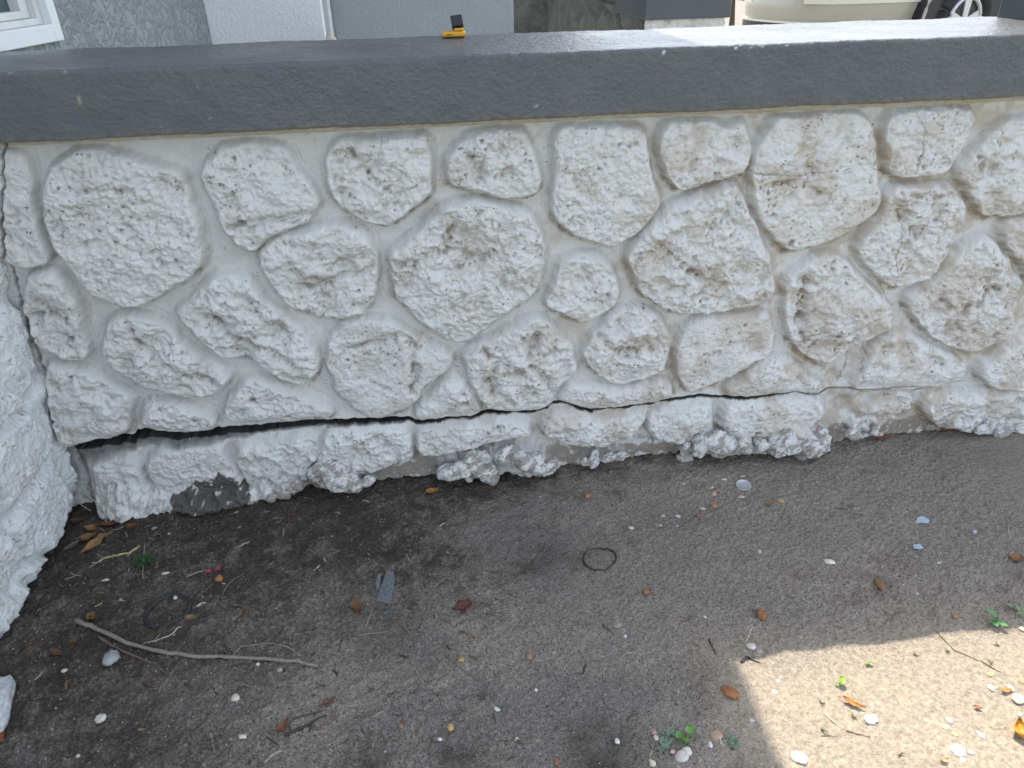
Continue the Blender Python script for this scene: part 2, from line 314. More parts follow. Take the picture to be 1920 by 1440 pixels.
# sharp broken ledges inside stones: polyline, depth
LEDGES = [([(430,432),(480,420),(540,415),(590,400)],10),([(560,545),(610,530),(670,520),(700,500)],9),([(135,360),(200,355),(250,360)],4),([(400,600),(440,640),(500,660),(560,690)],8),
 ([(240,610),(270,660),(340,700),(400,720)],6),([(1495,660),(1560,650),(1640,625)],6),([(1500,530),(1515,560),(1500,600),(1510,640)],8),([(1690,360),(1730,370),(1780,365)],5),([(1760,560),(1800,590),(1850,560),(1890,530)],6),
 ([(660,285),(690,330),(740,370),(780,350)],4),([(770,630),(778,690),(775,740)],9),([(640,660),(680,655),(720,640),(760,632)],6),([(900,640),(930,690),(910,730),(960,760)],7),([(985,640),(1000,690),(1030,720)],8),
 ([(1700,470),(1710,430),(1690,400)],6),([(1440,350),(1500,340),(1560,370)],3),([(1230,450),(1280,500),(1330,530),(1400,540)],5),([(1120,630),(1160,660),(1220,650)],5),([(60,560),(90,590),(120,600)],6),([(745,500),(790,490),(830,470),(850,430)],8)]
CRACK_UP = [(60,858),(113,847),(160,833),(207,827),(248,823),(251,815),(307,812),(327,818),(360,813),(417,810),(467,807),(567,798),(640,795),(723,791),(767,790),(783,797),(847,787),(887,785),(917,777),(960,777),(1003,777),(1030,770),(1037,760),(1067,760),(1087,767),(1113,772),(1160,768),(1213,760),(1280,753),(1320,747),(1357,750),(1420,747),(1463,743),(1493,737),(1545,744),(1562,735),(1600,734),(1660,733),(1700,728),(1760,729),(1830,722),(1920,716),(2200,700)]
CRACK_W = [(60,8),(113,3),(130,14),(300,16),(430,13),(520,9),(640,7),(780,6),(960,4.6),(1040,4),(1150,4.2),(1280,3.4),(1420,3),(1480,2.4),(1520,1.7),(1580,1.3),(1650,1.2),(1740,.9),(1800,.5),(1850,0),(2200,0)]
LEDGE_W = [(60,10),(113,8),(140,42),(200,26),(300,16),(430,10),(600,6),(760,2.5),(1000,1),(2200,0)]
# where masonry meets soil, as seen: turned into how far the base sticks out
RAG = [(-200,1010),(100,985),(150,962),(172,965),(200,978),(240,992),(280,978),(330,966),(375,978),(420,966),(470,948),(500,946),(550,932),(580,912),(600,920),(645,918),(660,926),(690,908),(740,900),(800,903),(820,887),(870,900),(920,908),(950,888),(985,902),(1040,890),(1080,876),(1140,872),(1180,860),(1210,852),(1260,850),(1300,846),(1345,860),(1420,852),(1480,858),(1515,868),(1553,852),(1558,832),(1600,828),(1700,815),(1760,805),(1800,802),(1850,818),(1900,825),(1960,812),(2200,790)]
LUMPS = [[(578,885),(600,868),(640,880),(690,895),(700,912),(655,930),(600,926),(575,905)],[(815,885),(850,858),(900,852),(945,845),(960,836),(1020,850),(1035,868),(1055,885),(1000,905),(940,914),(900,910),(850,905)],
 [(1080,874),(1100,858),(1170,848),(1182,858),(1140,872),(1095,880)],[(1300,842),(1330,815),(1400,825),(1500,800),(1545,805),(1556,850),(1515,872),(1420,862),(1345,866)],[(480,930),(500,915),(560,905),(575,915),(560,935),(500,955)],[(230,975),(270,960),(300,972),(280,995),(240,1000)],[(355,955),(385,950),(400,965),(380,985),(355,975)]]
HAIR = [[(1400,322),(1440,330),(1500,331),(1530,326),(1570,320)],[(1640,318),(1655,322),(1680,333)],[(1280,352),(1340,342),(1395,340)],[(1722,215),(1732,240),(1728,290),(1718,330)],[(1690,360),(1692,400),(1690,440),(1680,470),(1683,540)],
        [(1665,545),(1670,560),(1678,585)],[(1640,635),(1629,650),(1630,670),(1622,690),(1617,725)],[(1605,645),(1595,700),(1583,725)],[(1515,530),(1508,548),(1500,560)]]
BARE = [[(325,935),(345,915),(380,905),(415,888),(445,900),(470,925),(472,950),(430,975),(370,990),(325,965)],
        [(700,880),(790,862),(880,850),(960,850),(1100,842),(1200,840),(1290,835),(1300,860),(1180,880),(1000,880),(900,905),(700,925)],
        [(560,900),(600,870),(640,880),(700,890),(690,930),(560,945)], [(1556,815),(1700,795),(1790,790),(1800,812),(1690,830),(1556,850)]]
interp = lambda x, tab: np.interp(x, [t[0] for t in tab], [t[1] for t in tab])
# ------------------------------------------------------------------ the soil
PITS = [(720,1022,22,9),(850,1050,26,4),(860,1405,26,9),(825,1400,16,7),(1392,1215,26,6),(1290,1345,18,4),(1305,1330,16,4),(1150,1240,18,3),(560,1000,40,3),(110,1180,30,4),(690,1440,30,5),(1120,1000,20,3),(190,1362,16,4),(1330,1310,34,-5),(1160,1300,60,-4),(905,1297,14,2),(960,1050,20,4)]
_pits = [(on_z(a, b)[:2], r/F*1.15, d/1000) for a, b, r, d in PITS]
LOC = lambda x, y: sstep(1.6, .9, np.maximum(np.abs(x), np.abs(y+.3)))
def ground_z(x, y):
    x = np.asarray(x, float); y = np.asarray(y, float)
    rough = (.45+.75*sstep(.35, -.45, x+.25*fbm(x, y, 3, 2, 91)))*(1-.5*sstep(-.44, -.52, y)*sstep(.3, .45, x))
    z = .006*fbm(x, y, 6, 3, 11)+.0030*rough*fbm(x, y, 38, 3, 21)+.0016*rough*np.clip(fbm(x, y, 75, 2, 25), -.2, 1)+.0011*(.5+rough)*fbm(x, y, 150, 2, 31, .7)
    # the sand to the right has wind-and-drip ripples running down to the right
    a = (x*.8+y*.6); b = (-x*.6+y*.8)
    z = z+.0013*sstep(-.1, .5, x)*(1-.7*sstep(-.44, -.52, y))*fbm(a*.6, b*1.25, 95, 2, 41)-.0020*(1-.8*sstep(-.44, -.52, y))*sstep(-.05, .5, x)*np.clip(vnoise(a*.8, b*1.2, 140, 43)-.25, 0, 1)
    for (cx, cy), r, d in _pits: z = z-d*np.exp(-((x-cx)**2+((y-cy)*1.0)**2)/(r*r)*(1+.8*vnoise(x, y, 60, 51)))
    return z*LOC(x, y)
def axis(lo, hi, step, far):
    c = list(np.arange(lo, hi+step/2, step)); s = step
    up = [c[-1]]; dn = [c[0]]
    while up[-1] < far: s *= 1.16; up.append(up[-1]+s)
    s = step
    while dn[-1] > -far: s *= 1.16; dn.append(dn[-1]-s)
    return np.array(dn[:0:-1]+c+up[1:])
gx = axis(-.86, 1.06, .0019, 150); gy = axis(-.82, .10, .0019, 150)
GX, GY = np.meshgrid(gx, gy, indexing='ij'); GZ = ground_z(GX, GY)
U, V = project(GX, GY, 0*GX)
near = LOC(GX, GY)
n1 = fbm(GX, GY, 5, 4, 61); n2 = fbm(GX, GY, 26, 4, 71); n3 = fbm(GX, GY, 110, 3, 81, .7)
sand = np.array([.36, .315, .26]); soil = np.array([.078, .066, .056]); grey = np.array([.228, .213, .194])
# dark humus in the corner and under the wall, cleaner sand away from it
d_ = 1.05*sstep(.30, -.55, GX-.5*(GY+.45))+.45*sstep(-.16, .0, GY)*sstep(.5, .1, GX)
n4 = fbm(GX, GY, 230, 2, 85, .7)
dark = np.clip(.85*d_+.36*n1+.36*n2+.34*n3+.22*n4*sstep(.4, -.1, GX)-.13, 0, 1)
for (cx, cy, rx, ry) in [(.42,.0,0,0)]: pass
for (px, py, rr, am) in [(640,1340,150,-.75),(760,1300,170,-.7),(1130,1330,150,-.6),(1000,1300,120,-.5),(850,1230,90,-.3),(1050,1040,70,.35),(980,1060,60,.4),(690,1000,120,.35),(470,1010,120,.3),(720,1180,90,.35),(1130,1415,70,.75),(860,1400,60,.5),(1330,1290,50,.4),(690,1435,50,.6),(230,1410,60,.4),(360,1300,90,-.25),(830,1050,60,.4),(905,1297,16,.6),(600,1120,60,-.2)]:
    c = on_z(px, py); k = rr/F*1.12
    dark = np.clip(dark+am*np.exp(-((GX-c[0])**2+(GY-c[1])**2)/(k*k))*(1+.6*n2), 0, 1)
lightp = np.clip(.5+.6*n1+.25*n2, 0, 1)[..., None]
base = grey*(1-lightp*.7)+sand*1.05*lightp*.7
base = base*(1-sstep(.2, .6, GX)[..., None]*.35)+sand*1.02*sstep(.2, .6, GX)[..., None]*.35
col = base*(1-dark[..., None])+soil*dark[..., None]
sunside = (sstep(-.40, -.56, GY)*sstep(.30, .46, GX))[..., None]           # sunlit patch: its brightness is painted into the sand colour
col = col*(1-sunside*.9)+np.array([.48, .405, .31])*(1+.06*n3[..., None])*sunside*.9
col = col*(.93+.14*np.clip(n3, -1, 1)[..., None])
yard = sstep(-.9, -1.6, GY)[..., None]; farc = np.array([.26, .24, .20])*(1-yard)+np.array([.105, .115, .06])*yard; col = col*near[..., None]+farc*(1-near[..., None])  # unseen yard coloured dark to cut the light bouncing onto the wall
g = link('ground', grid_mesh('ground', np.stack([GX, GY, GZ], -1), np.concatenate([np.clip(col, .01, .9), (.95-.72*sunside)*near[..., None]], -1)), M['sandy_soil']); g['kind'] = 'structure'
# ------------------------------------------------------------------ the stone garden wall
H = .8196; T = .098; W = .3195
wall = empty('stone_wall', (.2, .16, 0)); tag(wall, 'low garden wall of white painted stones with a long crack near its base and a slate grey cap', 'wall')
STEP = .0015
wx = np.arange(-.82, 1.62, STEP); wz = np.arange(-.045, H-T+.012, STEP)
WX, WZ = np.meshgrid(wx, wz, indexing='ij'); U, V = project(WX, .02+0*WX, WZ)
wob = fbm(WX, WZ, 26, 2, 101)*5+fbm(WX, WZ, 85, 2, 105)*1.6
S = np.full(WX.shape, -60.); ID = np.zeros(WX.shape, int)
for k, p in enumerate(STONES):
    q = chaikin(p); x0, y0 = q.min(0)-26; x1, y1 = q.max(0)+26
    sel = (U > x0) & (U < x1) & (V > y0) & (V < y1)
    if not sel.any(): continue
    d = poly_sd(U[sel], V[sel], q); cur = S[sel]; b_ = d > cur; cur[b_] = d[b_]; S[sel] = cur
    i_ = ID[sel]; i_[b_] = k; ID[sel] = i_
rs = np.random.RandomState(5)
hk = 20+7*rs.rand(len(STONES)); tx = rs.uniform(-1, 1, len(STONES)); tz = rs.uniform(-1.2, .6, len(STONES)); rk = .4+1.2*rs.rand(len(STONES)); rk[[22, 25]] = .4; nk = .12+.9*rs.rand(len(STONES)); nk[[22, 25, 16]] = .3; nk[[1, 14, 6, 11, 12]] = .8; rk[[13, 14, 23, 24, 17]] = 1.15
cx = np.array([np.mean([a for a, b in p]) for p in STONES]); cy = np.array([np.mean([b for a, b in p]) for p in STONES])
gU, gV = np.gradient(S, axis=0), -np.gradient(S, axis=1)
gl = np.hypot(gU, gV)+1e-6; topf = np.clip(gV/gl, -1, 1)             # +1 on the upper flank of a stone, -1 on its underside
for _ in range(3): topf = (topf+np.roll(topf, 3, 0)+np.roll(topf, -3, 0)+np.roll(topf, 3, 1)+np.roll(topf, -3, 1))/5
e = S+wob*.7+2.5
lo_ = -7-5*np.clip(topf, -.6, 1); hi_ = 4.5+4*np.clip(topf, -.7, 1)
prof = np.clip((e-lo_)/(hi_-lo_), 0, 1); prof = prof*prof*(3-2*prof); inner = sstep(2, 8+3*topf, e)
hgt = prof*(hk[ID]+(tx[ID]*(U-cx[ID])+tz[ID]*(V-cy[ID]))*.035)+4.2*(1-np.exp(-np.clip(S, 0, 200)/24.))
lump = 5.2*fbm(WX, WZ, 24, 2, 111)-1.8*np.clip(billow(WX+.02*fbm(WX, WZ, 20, 2, 5), WZ, 34, 2, 121), -1, 1)
peb = 1.1*fbm(WX, WZ, 95, 2, 131)+.8*fbm(WX, WZ, 190, 2, 141, .7)
wd, wv = worley(WX+.004*fbm(WX, WZ, 60, 2, 9), WZ, 88, 7); wd2, wv2 = worley(WX+.003*fbm(WX, WZ, 90, 2, 19), WZ, 150, 8)
nod = 3.5*(1-np.clip(wd/.66, 0, 1)**2)*(.3+wv)+2.1*(1-np.clip(wd2/.66, 0, 1)**2)*(.2+wv2)
hgt = hgt+inner*rk[ID]*lump*1.15+(.05+.95*inner)*(peb*(.5+.4*rk[ID])+nod*inner*nk[ID])
hgt = hgt-2.2*np.exp(-((e+6)/3.)**2)*(.5+.5*sstep(.4, -.6, topf))
hgt = hgt+1.6*np.exp(-((S+16)/5.)**2)*sstep(-30, -18, -np.abs(S)*1.)          # the pointing stands up a little in the middle of a joint
# craters and pores
cav = np.zeros(WX.shape)
cz = sstep(.0, .7, fbm(WX, WZ, 9, 3, 151)+.28)
pd, pv = worley(WX+.0035*vnoise(WX, WZ, 260, 4), WZ+.0035*vnoise(WX, WZ, 240, 6), 85, 17); pore = (pv > .78)*np.clip(1-pd/(.14+.2*(pv-.78)/.22), 0, 1)
pore = pore*inner*(.25+.75*cz); hgt = hgt-5.5*np.sqrt(pore); 
pd, pv = worley(WX, WZ, 30, 27); holes = (pv > .72)*np.clip(1-(pd+.12*fbm(WX, WZ, 120, 2, 3))/.30, 0, 1)*inner*cz; hgt = hgt-7.5*np.sqrt(holes)
dent = np.zeros(WX.shape)
for x, y, r, d in DENTS:
    q = ((U-x)**2+(V-y)**2)/(r*r); k = np.exp(-(q*(1+.5*wob/7))**1.4); hgt = hgt-d*k*1.35
    if d > 0: dent = np.maximum(dent, k*min(1, d/9))
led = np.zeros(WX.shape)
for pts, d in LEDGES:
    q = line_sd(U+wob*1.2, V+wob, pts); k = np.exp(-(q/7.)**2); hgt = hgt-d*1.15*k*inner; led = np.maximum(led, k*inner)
# fine cracks
hair = np.zeros(WX.shape)
jit = 2.4*fbm(WX, WZ, 130, 3, 161)
for pts in HAIR:
    q = line_sd(U+jit, V+jit, pts); hair = np.maximum(hair, .85*np.clip(1.3-q, 0, 1))
hgt = hgt-2.5*hair
# the bedding under the cap runs a little proud, sandy
vt = project(0*WX+WX, .02+0*WX, H-T+0*WX)[1]; band = sstep(17, 10, V-vt)
hgt = np.where(band > 0, hgt*(1-band)+band*(12+1.0*peb), hgt)
# base sticks out to where it meets the soil
yc = np.interp(U, [p[0] for p in RAG], [on_z(*p)[1] for p in RAG])*1.0
hb = (.046-yc)*1000
rag2 = fbm(WX, WZ, 55, 3, 171)
lowz = sstep(.034+.05*sstep(420, 150, U), .004, WZ+.010*rag2); lum = np.full(WX.shape, -30.)
for p_ in LUMPS:
    d_ = poly_sd(U+1.2*wob, V+1.2*wob, chaikin(p_, 1)); lum = np.maximum(lum, d_)
lmk = sstep(-8, 8, lum)
over = np.maximum(lmk, sstep(610, 540, U)*.8)
spong = 6.5*fbm(WX, WZ, 48, 3, 571)+3.5*(1-np.clip(wd/.66, 0, 1)**2)+2.5*fbm(WX, WZ, 150, 2, 577)
kk = lowz*(.35+.55*over); hgt = hgt*(1-kk)+kk*(hb+3*rag2+1.2*peb+.6*nod)
hgt = hgt*(1-lmk)+lmk*(hb*.8+4+.4*rag2)
under = sstep(.012, .001, WZ+.006*rag2+.004); hgt = hgt-under*14
# the long crack: gap, and the shoulder of the footing below it
cw = interp(U, CRACK_W)*(1+.18*fbm(WX, WZ, 40, 2, 185)); cu = interp(U, CRACK_UP)+1.3*fbm(WX, 0*WX, 60, 2, 181)*np.minimum(1, cw/3); lw = interp(U, LEDGE_W)
t_ = V-cu
hgt = hgt+(12-hgt)*.6*np.exp(-((t_-cw/2)/(cw/2+11))**2)*sstep(.2, 1.2, cw)      # both lips are worn flat
cg2 = cw*1.05+.05*lw+.3*np.minimum(1, cw); sh = (t_ >= cg2-1) & (t_ < cg2+lw) & (lw > 1); lt_ = np.clip((t_-cg2)/np.maximum(lw, .1), 0, 1); hgt = np.where(sh, 5+(hgt-5)*lt_**.7, hgt)
# corner against the pillar
cor = np.interp(V, [480,560,640,720,830,880,930,975], [0,20,42,72,100,128,150,168])
cg = sstep(5, 0, np.abs(U-cor-2-4*fbm(WX, WZ, 60, 2, 191))); hgt = hgt-26*cg
lowleft = sstep(30, 0, U-cor)*(t_ > 0); hgt = hgt-25*lowleft
WZ0 = WZ.copy(); gm = np.zeros(WX.shape); cutrow = np.zeros(len(wx), int)
for c_ in range(len(wx)):
    zz = WZ0[c_]; o_ = np.argsort(t_[c_]); zc = np.interp(0, t_[c_][o_], zz[o_]); w_ = np.interp(zc, zz, cg2[c_])
    zl = np.interp(w_, t_[c_][o_], zz[o_]); r0 = int(round((zc-wz[0])/STEP)); cutrow[c_] = r0-1
    if w_ < .45: continue
    nd_ = max(1 if w_ < 2 else 2, int(math.ceil((zc-zl)/STEP))-1); rl = r0-nd_-1
    WZ[c_, r0] = zc; WZ[c_, rl] = zl; dep = min(88, 4+w_*10)
    for k in range(1, nd_+1):
        f_ = (k-.5)/nd_ if nd_ < 3 else .04+.92*(k-1)/(nd_-1)
        WZ[c_, r0-k] = zc+(zl-zc)*f_; hgt[c_, r0-k] = -dep; gm[c_, r0-k] = 1
    cutrow[c_] = r0-1-nd_//2; k_ = min(1, w_/3); gm[c_, rl] = .97*k_; gm[c_, r0] = .3*k_; gm[c_, rl-1] = .45*k_
WY = .046-hgt/1000
# colour of paint, dirt and bare mortar, with shade painted into pits and crack
white = np.array([.73, .725, .705]); mort = np.array([.675, .67, .645]); tan = np.array([.46, .36, .25]); umber = np.array([.16, .12, .085])
inn = inner[..., None]; C = mort*(1-inn)+white*inn
tn = 1.35*fbm(WX, WZ, 12, 4, 201); tf = 1.35*fbm(WX, WZ, 60, 3, 211)
warm = sstep(-.4, 1.1, WX)
tanm = np.clip(.5*sstep(.1, .9, tn+.7*dent+.5*tf*.6+.55*warm-.2)+.4*dent*sstep(-.3, .5, tf)+.3*led+.3*warm*(1-inner)*sstep(-.4, .6, tn+tf), 0, .85)
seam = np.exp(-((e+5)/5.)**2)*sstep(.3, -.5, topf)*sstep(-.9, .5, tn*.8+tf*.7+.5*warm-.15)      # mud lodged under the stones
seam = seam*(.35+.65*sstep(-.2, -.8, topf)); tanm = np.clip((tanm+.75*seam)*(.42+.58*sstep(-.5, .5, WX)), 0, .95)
tl_ = sstep(-.7, .5, WX)[..., None]; tanc = np.array([.36, .335, .295])*(1-tl_)+tan*tl_
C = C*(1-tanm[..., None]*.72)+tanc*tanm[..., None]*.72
pd, pv = worley(WX+.004*vnoise(WX, WZ, 200, 14), WZ+.004*vnoise(WX, WZ, 210, 16), 150, 37)
cavd = sstep(-.3, -2.2, (hgt-sum(np.roll(hgt, (a_, b_), (0, 1)) for a_, b_ in ((5, 0), (-5, 0), (0, 5), (0, -5), (3, 3), (-3, 3), (3, -3), (-3, -3)))/8.))*inner*sstep(-.35, .5, fbm(WX, WZ, 14, 3, 231)+.35*tf)  # dirt in hollows, doubling as painted shade to strengthen the relief
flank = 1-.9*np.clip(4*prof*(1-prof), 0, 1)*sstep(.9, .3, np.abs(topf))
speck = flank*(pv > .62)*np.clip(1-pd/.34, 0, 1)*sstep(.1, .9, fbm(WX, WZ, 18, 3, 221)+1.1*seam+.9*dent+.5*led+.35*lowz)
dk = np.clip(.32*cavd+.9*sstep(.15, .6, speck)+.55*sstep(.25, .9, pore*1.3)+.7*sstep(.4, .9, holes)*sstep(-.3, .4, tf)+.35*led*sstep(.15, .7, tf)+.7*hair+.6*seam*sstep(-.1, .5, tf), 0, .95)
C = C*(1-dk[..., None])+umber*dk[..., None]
grime = sstep(.13, -.01, WZ+.05*tn+.03*tf)*sstep(-.35, .45, tf+.4*tn)*(1-.75*over*sstep(0, .3, rag2)); grime = np.clip(grime+.8*sstep(.045, .0, WZ+.02*tf)*sstep(-.2, .5, tf)*(WX < .3), 0, 1)*.62
C = C*(1-grime[..., None])+np.array([.22, .185, .145])*grime[..., None]
bd = np.zeros(WX.shape)
for k, p in enumerate(BARE):
    sel = (U > 250) & (V > 760); d = poly_sd(U[sel]+1.5*wob[sel], V[sel]+1.5*wob[sel], np.array(p, float)); t = bd[sel]
    s_ = sstep(-3, 3, d+9*tf[sel]-(3 if k else -2)) if k else sstep(-2, 2, d+7*tf[sel]); t = np.maximum(t, s_*(.75 if k else .97)); bd[sel] = t
BC = np.where((U < 520)[..., None], np.array([.085, .078, .072]), np.array([.24, .205, .165])*(1+.3*tf[..., None]))
keep = .8*sstep(.62, .85, vnoise(WX, WZ, 95, 77)+.35*vnoise(WX, WZ, 40, 78)); bd = bd*(1-keep)*(1-lmk)
C = C*(1-bd[..., None])+BC*bd[..., None]
bb = band[..., None]*.8; C = C*(1-bb)+np.array([.60, .53, .40])*(1+.12*tf[..., None])*bb
k = (sh*.9*(1-lt_**3))[..., None]; C = C*(1-k)+np.array([.13, .13, .125])*(1+.4*tf[..., None])*k  # shade on the crack's shoulder painted in as dark grey
k = gm[..., None]; C = C*(1-k)+np.array([.018, .017, .016])*k  # darkness inside the gap painted near black, lips included
A = ((inner*.9+.1)*(1-gm))[..., None]
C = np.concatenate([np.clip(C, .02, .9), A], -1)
P = np.stack([WX, WY, WZ], -1)
below = np.arange(len(wz)-1)[None, :] < cutrow[:-1, None]
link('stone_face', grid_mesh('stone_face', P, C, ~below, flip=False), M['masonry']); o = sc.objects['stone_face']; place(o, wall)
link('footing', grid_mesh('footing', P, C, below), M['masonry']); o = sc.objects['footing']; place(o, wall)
# crumbly lumps of old render clinging to the foot of the wall
bm = bmesh.new(); bmesh.ops.create_icosphere(bm, subdivisions=5, radius=1); IV = np.array([v.co[:] for v in bm.verts]); IF = np.array([[v.index for v in f.verts] for f in bm.faces]); bm.free()
def n3(P_, s_, seed): return (vnoise(P_[:, 0], P_[:, 1]*1.0+P_[:, 2]*.7, s_, seed)+vnoise(P_[:, 2], P_[:, 0]*.8-P_[:, 1], s_, seed+1)+vnoise(P_[:, 1], P_[:, 2]-P_[:, 0]*.5, s_, seed+2))*.6
LV_, LF_, LC_, nv_ = [], [], [], 0; rl_ = np.random.RandomState(44)
BLOBS = [(590,893,15,.6),(612,892,17,.7),(640,900,17,.7),(665,908,15,.6),(690,905,10,.6),(628,880,14,.5),(655,918,9,.6),(840,888,15,.6),(865,882,18,.7),(890,876,18,.7),(915,885,16,.7),(925,898,10,.7),(945,862,16,.8),(965,858,17,.8),(985,868,18,.8),(1005,872,17,.8),(1028,880,13,.7),(905,862,12,.6),(880,897,9,.6),
 (1095,868,8,.5),(1115,864,10,.5),(1140,860,10,.5),(1165,856,9,.5),(1312,840,14,.8),(1335,832,18,.9),(1360,838,17,.9),(1345,850,12,.8),(1395,838,15,.7),(1425,838,15,.7),(1455,836,17,.8),(1485,835,19,.9),(1515,840,21,1),(1540,835,15,.9),(1535,815,15,.8),(1500,858,11,.9),(1525,856,10,.9),(1475,820,14,.7),
 (508,932,11,.5),(530,928,12,.5),(555,916,11,.5),(475,945,9,.5),(250,980,11,.4),(275,976,12,.4),(372,962,9,.4),(388,966,7,.4),(1600,818,10,.4),(1640,812,9,.4),(1840,806,12,.4),(1880,810,13,.4),(1285,846,9,.5),(215,972,11,.4),(330,962,8,.4)]
for px, py, r, out in BLOBS:
    c_ = on_y(px, py-3, .026-.024*out); rr_ = r*.00135; R_ = np.linalg.qr(rl_.normal(size=(3, 3)))[0]; sc_ = np.array([rl_.uniform(1.0, 1.5), rl_.uniform(.75, 1.0), rl_.uniform(.7, 1.0)])
    P_ = (IV*sc_)@R_.T*rr_+c_; dsp = .26*n3(P_, 38, 601)+.05*n3(P_, 110, 611)
    P_ = P_+(IV@R_.T)*(dsp*rr_*1.0)[:, None]*(1+.012/rr_*.3)
    LV_.append(P_); LF_.append(IF+nv_); nv_ += len(P_)
LV_ = np.concatenate(LV_); LF_ = np.concatenate(LF_)
me = bpy.data.meshes.new('tmp'); me.vertices.add(len(LV_)); me.vertices.foreach_set('co', LV_.astype(np.float32).ravel()); me.loops.add(LF_.size); me.loops.foreach_set('vertex_index', LF_.astype(np.int32).ravel())
me.polygons.add(len(LF_)); me.polygons.foreach_set('loop_start', np.arange(0, LF_.size, 3, dtype=np.int32)); me.update(calc_edges=True)
to = link('tmp', me); md = to.modifiers.new('r', 'REMESH'); md.mode = 'VOXEL'; md.voxel_size = .0012; md.use_smooth_shade = True
sm_ = to.modifiers.new('s', 'SMOOTH'); sm_.factor = .5; sm_.iterations = 10
dg = bpy.context.evaluated_depsgraph_get(); me = bpy.data.meshes.new_from_object(to.evaluated_get(dg)); me.name = 'crumbling_render'; bpy.data.objects.remove(to)
nv_ = len(me.vertices); P_ = np.zeros(nv_*3, np.float32); me.vertices.foreach_get('co', P_); P_ = P_.reshape(-1, 3).astype(float); Nn = np.zeros(nv_*3, np.float32); me.vertices.foreach_get('normal', Nn); Nn = Nn.reshape(-1, 3)
dsp = .0026*n3(P_, 60, 611)+.0013*n3(P_, 170, 621)+.0009*n3(P_, 400, 631)-.0022*sstep(.3, .8, n3(P_, 110, 635))
me.vertices.foreach_set('co', (P_+Nn*dsp[:, None]).astype(np.float32).ravel()); me.update()
dk_ = np.clip(sstep(-.25, .45, n3(P_, 60, 641)+.5*n3(P_, 200, 651)+.9*sstep(.018, .0, P_[:, 2])+.9*sstep(.2, .7, n3(P_, 130, 635))), 0, 1)[:, None]
cl_ = np.array([.68, .68, .66])*(1-dk_*.68)+np.array([.20, .17, .135])*dk_*.68
a = me.color_attributes.new('tint', 'FLOAT_COLOR', 'POINT'); a.data.foreach_set('color', np.concatenate([cl_, np.full((nv_, 1), .6)], 1).astype(np.float32).ravel())
me.polygons.foreach_set('use_smooth', np.ones(len(me.polygons), bool))
place(link('crumbling_render', me, M['masonry']), wall)
b = MB(); b.box(-.76, 1.61, .14, .285, -.1, H-T+.002); place(b.build('wall_core', M['core']), wall)
b = MB(); b.box(-.76, 1.61, .046, .1399, H-T-.004, H-T+.001); place(b.build('bedding', M['core']), wall)
# cap: swept rounded section with hand-trowelled unevenness
def sweep_cap(x0, x1, y0, y1, z0, z1, r=.006, step=.004, seed=300, amp=1.0):
    sec = []; s_ = .0035
    def arc(cx_, cy_, a0): return [(cx_+r*math.cos(a0+t*math.pi/8), cy_+r*math.sin(a0+t*math.pi/8)) for t in range(0, 5)]
    sec += [(y, z0) for y in np.arange(y1-r-.01, y0+r+.005, -.012)][:]
    sec += [(a_, b_) for a_, b_ in arc(y0+r, z0+r, math.pi*1.5)[::1]] if False else [(y0+r-r*math.sin(t*math.pi/8), z0+r-r*math.cos(t*math.pi/8)) for t in range(5)]
    sec += [(y0, z) for z in np.arange(z0+r+s_, z1-r, s_)]
    sec += [(y0+r-r*math.cos(t*math.pi/8), z1-r+r*math.sin(t*math.pi/8)) for t in range(5)]
    sec += [(y, z1) for y in np.arange(y0+r+s_, y1-r, s_*1.3)]
    sec += [(y1-r+r*math.sin(t*math.pi/8), z1-r+r*math.cos(t*math.pi/8)) for t in range(5)]
    sec += [(y1, z) for z in np.arange(z1-r-.01, z0, -.012)]+[(y1, z0)]
    sec = np.array(sec); xs = np.arange(x0, x1, step); n = len(sec)
    arc_l = np.concatenate([[0], np.cumsum(np.hypot(*(sec[1:]-sec[:-1]).T))])
    X = np.repeat(xs[:, None], n, 1); L = np.repeat(arc_l[None], len(xs), 0); Y = np.repeat(sec[None, :, 0], len(xs), 0); Z = np.repeat(sec[None, :, 1], len(xs), 0)
    nz = amp*(.0016*fbm(X, L, 7, 3, seed)+.0007*fbm(X, L, 45, 3, seed+9)+.0004*fbm(X, L, 150, 2, seed+19))
    cyy, czz = (y0+y1)/2, (z0+z1)/2
    ny = np.where(np.abs(Y-cyy) > (y1-y0)/2-r*1.01, np.sign(Y-cyy), 0); nzz = np.where(np.abs(Z-czz) > (z1-z0)/2-r*1.01, np.sign(Z-czz), 0)
    chip = np.clip(fbm(X, L*.3, 60, 3, seed+29)-.75, 0, 1)*(np.abs(ny*nzz))*.004
    return X, Y+ny*(nz-chip), Z+nzz*(nz*.7-chip)
X, Y, Z = sweep_cap(-.76, 1.61, 0, W, H-T, H)
cc = np.ones(X.shape+(3,))*np.array([.13, .135, .142])
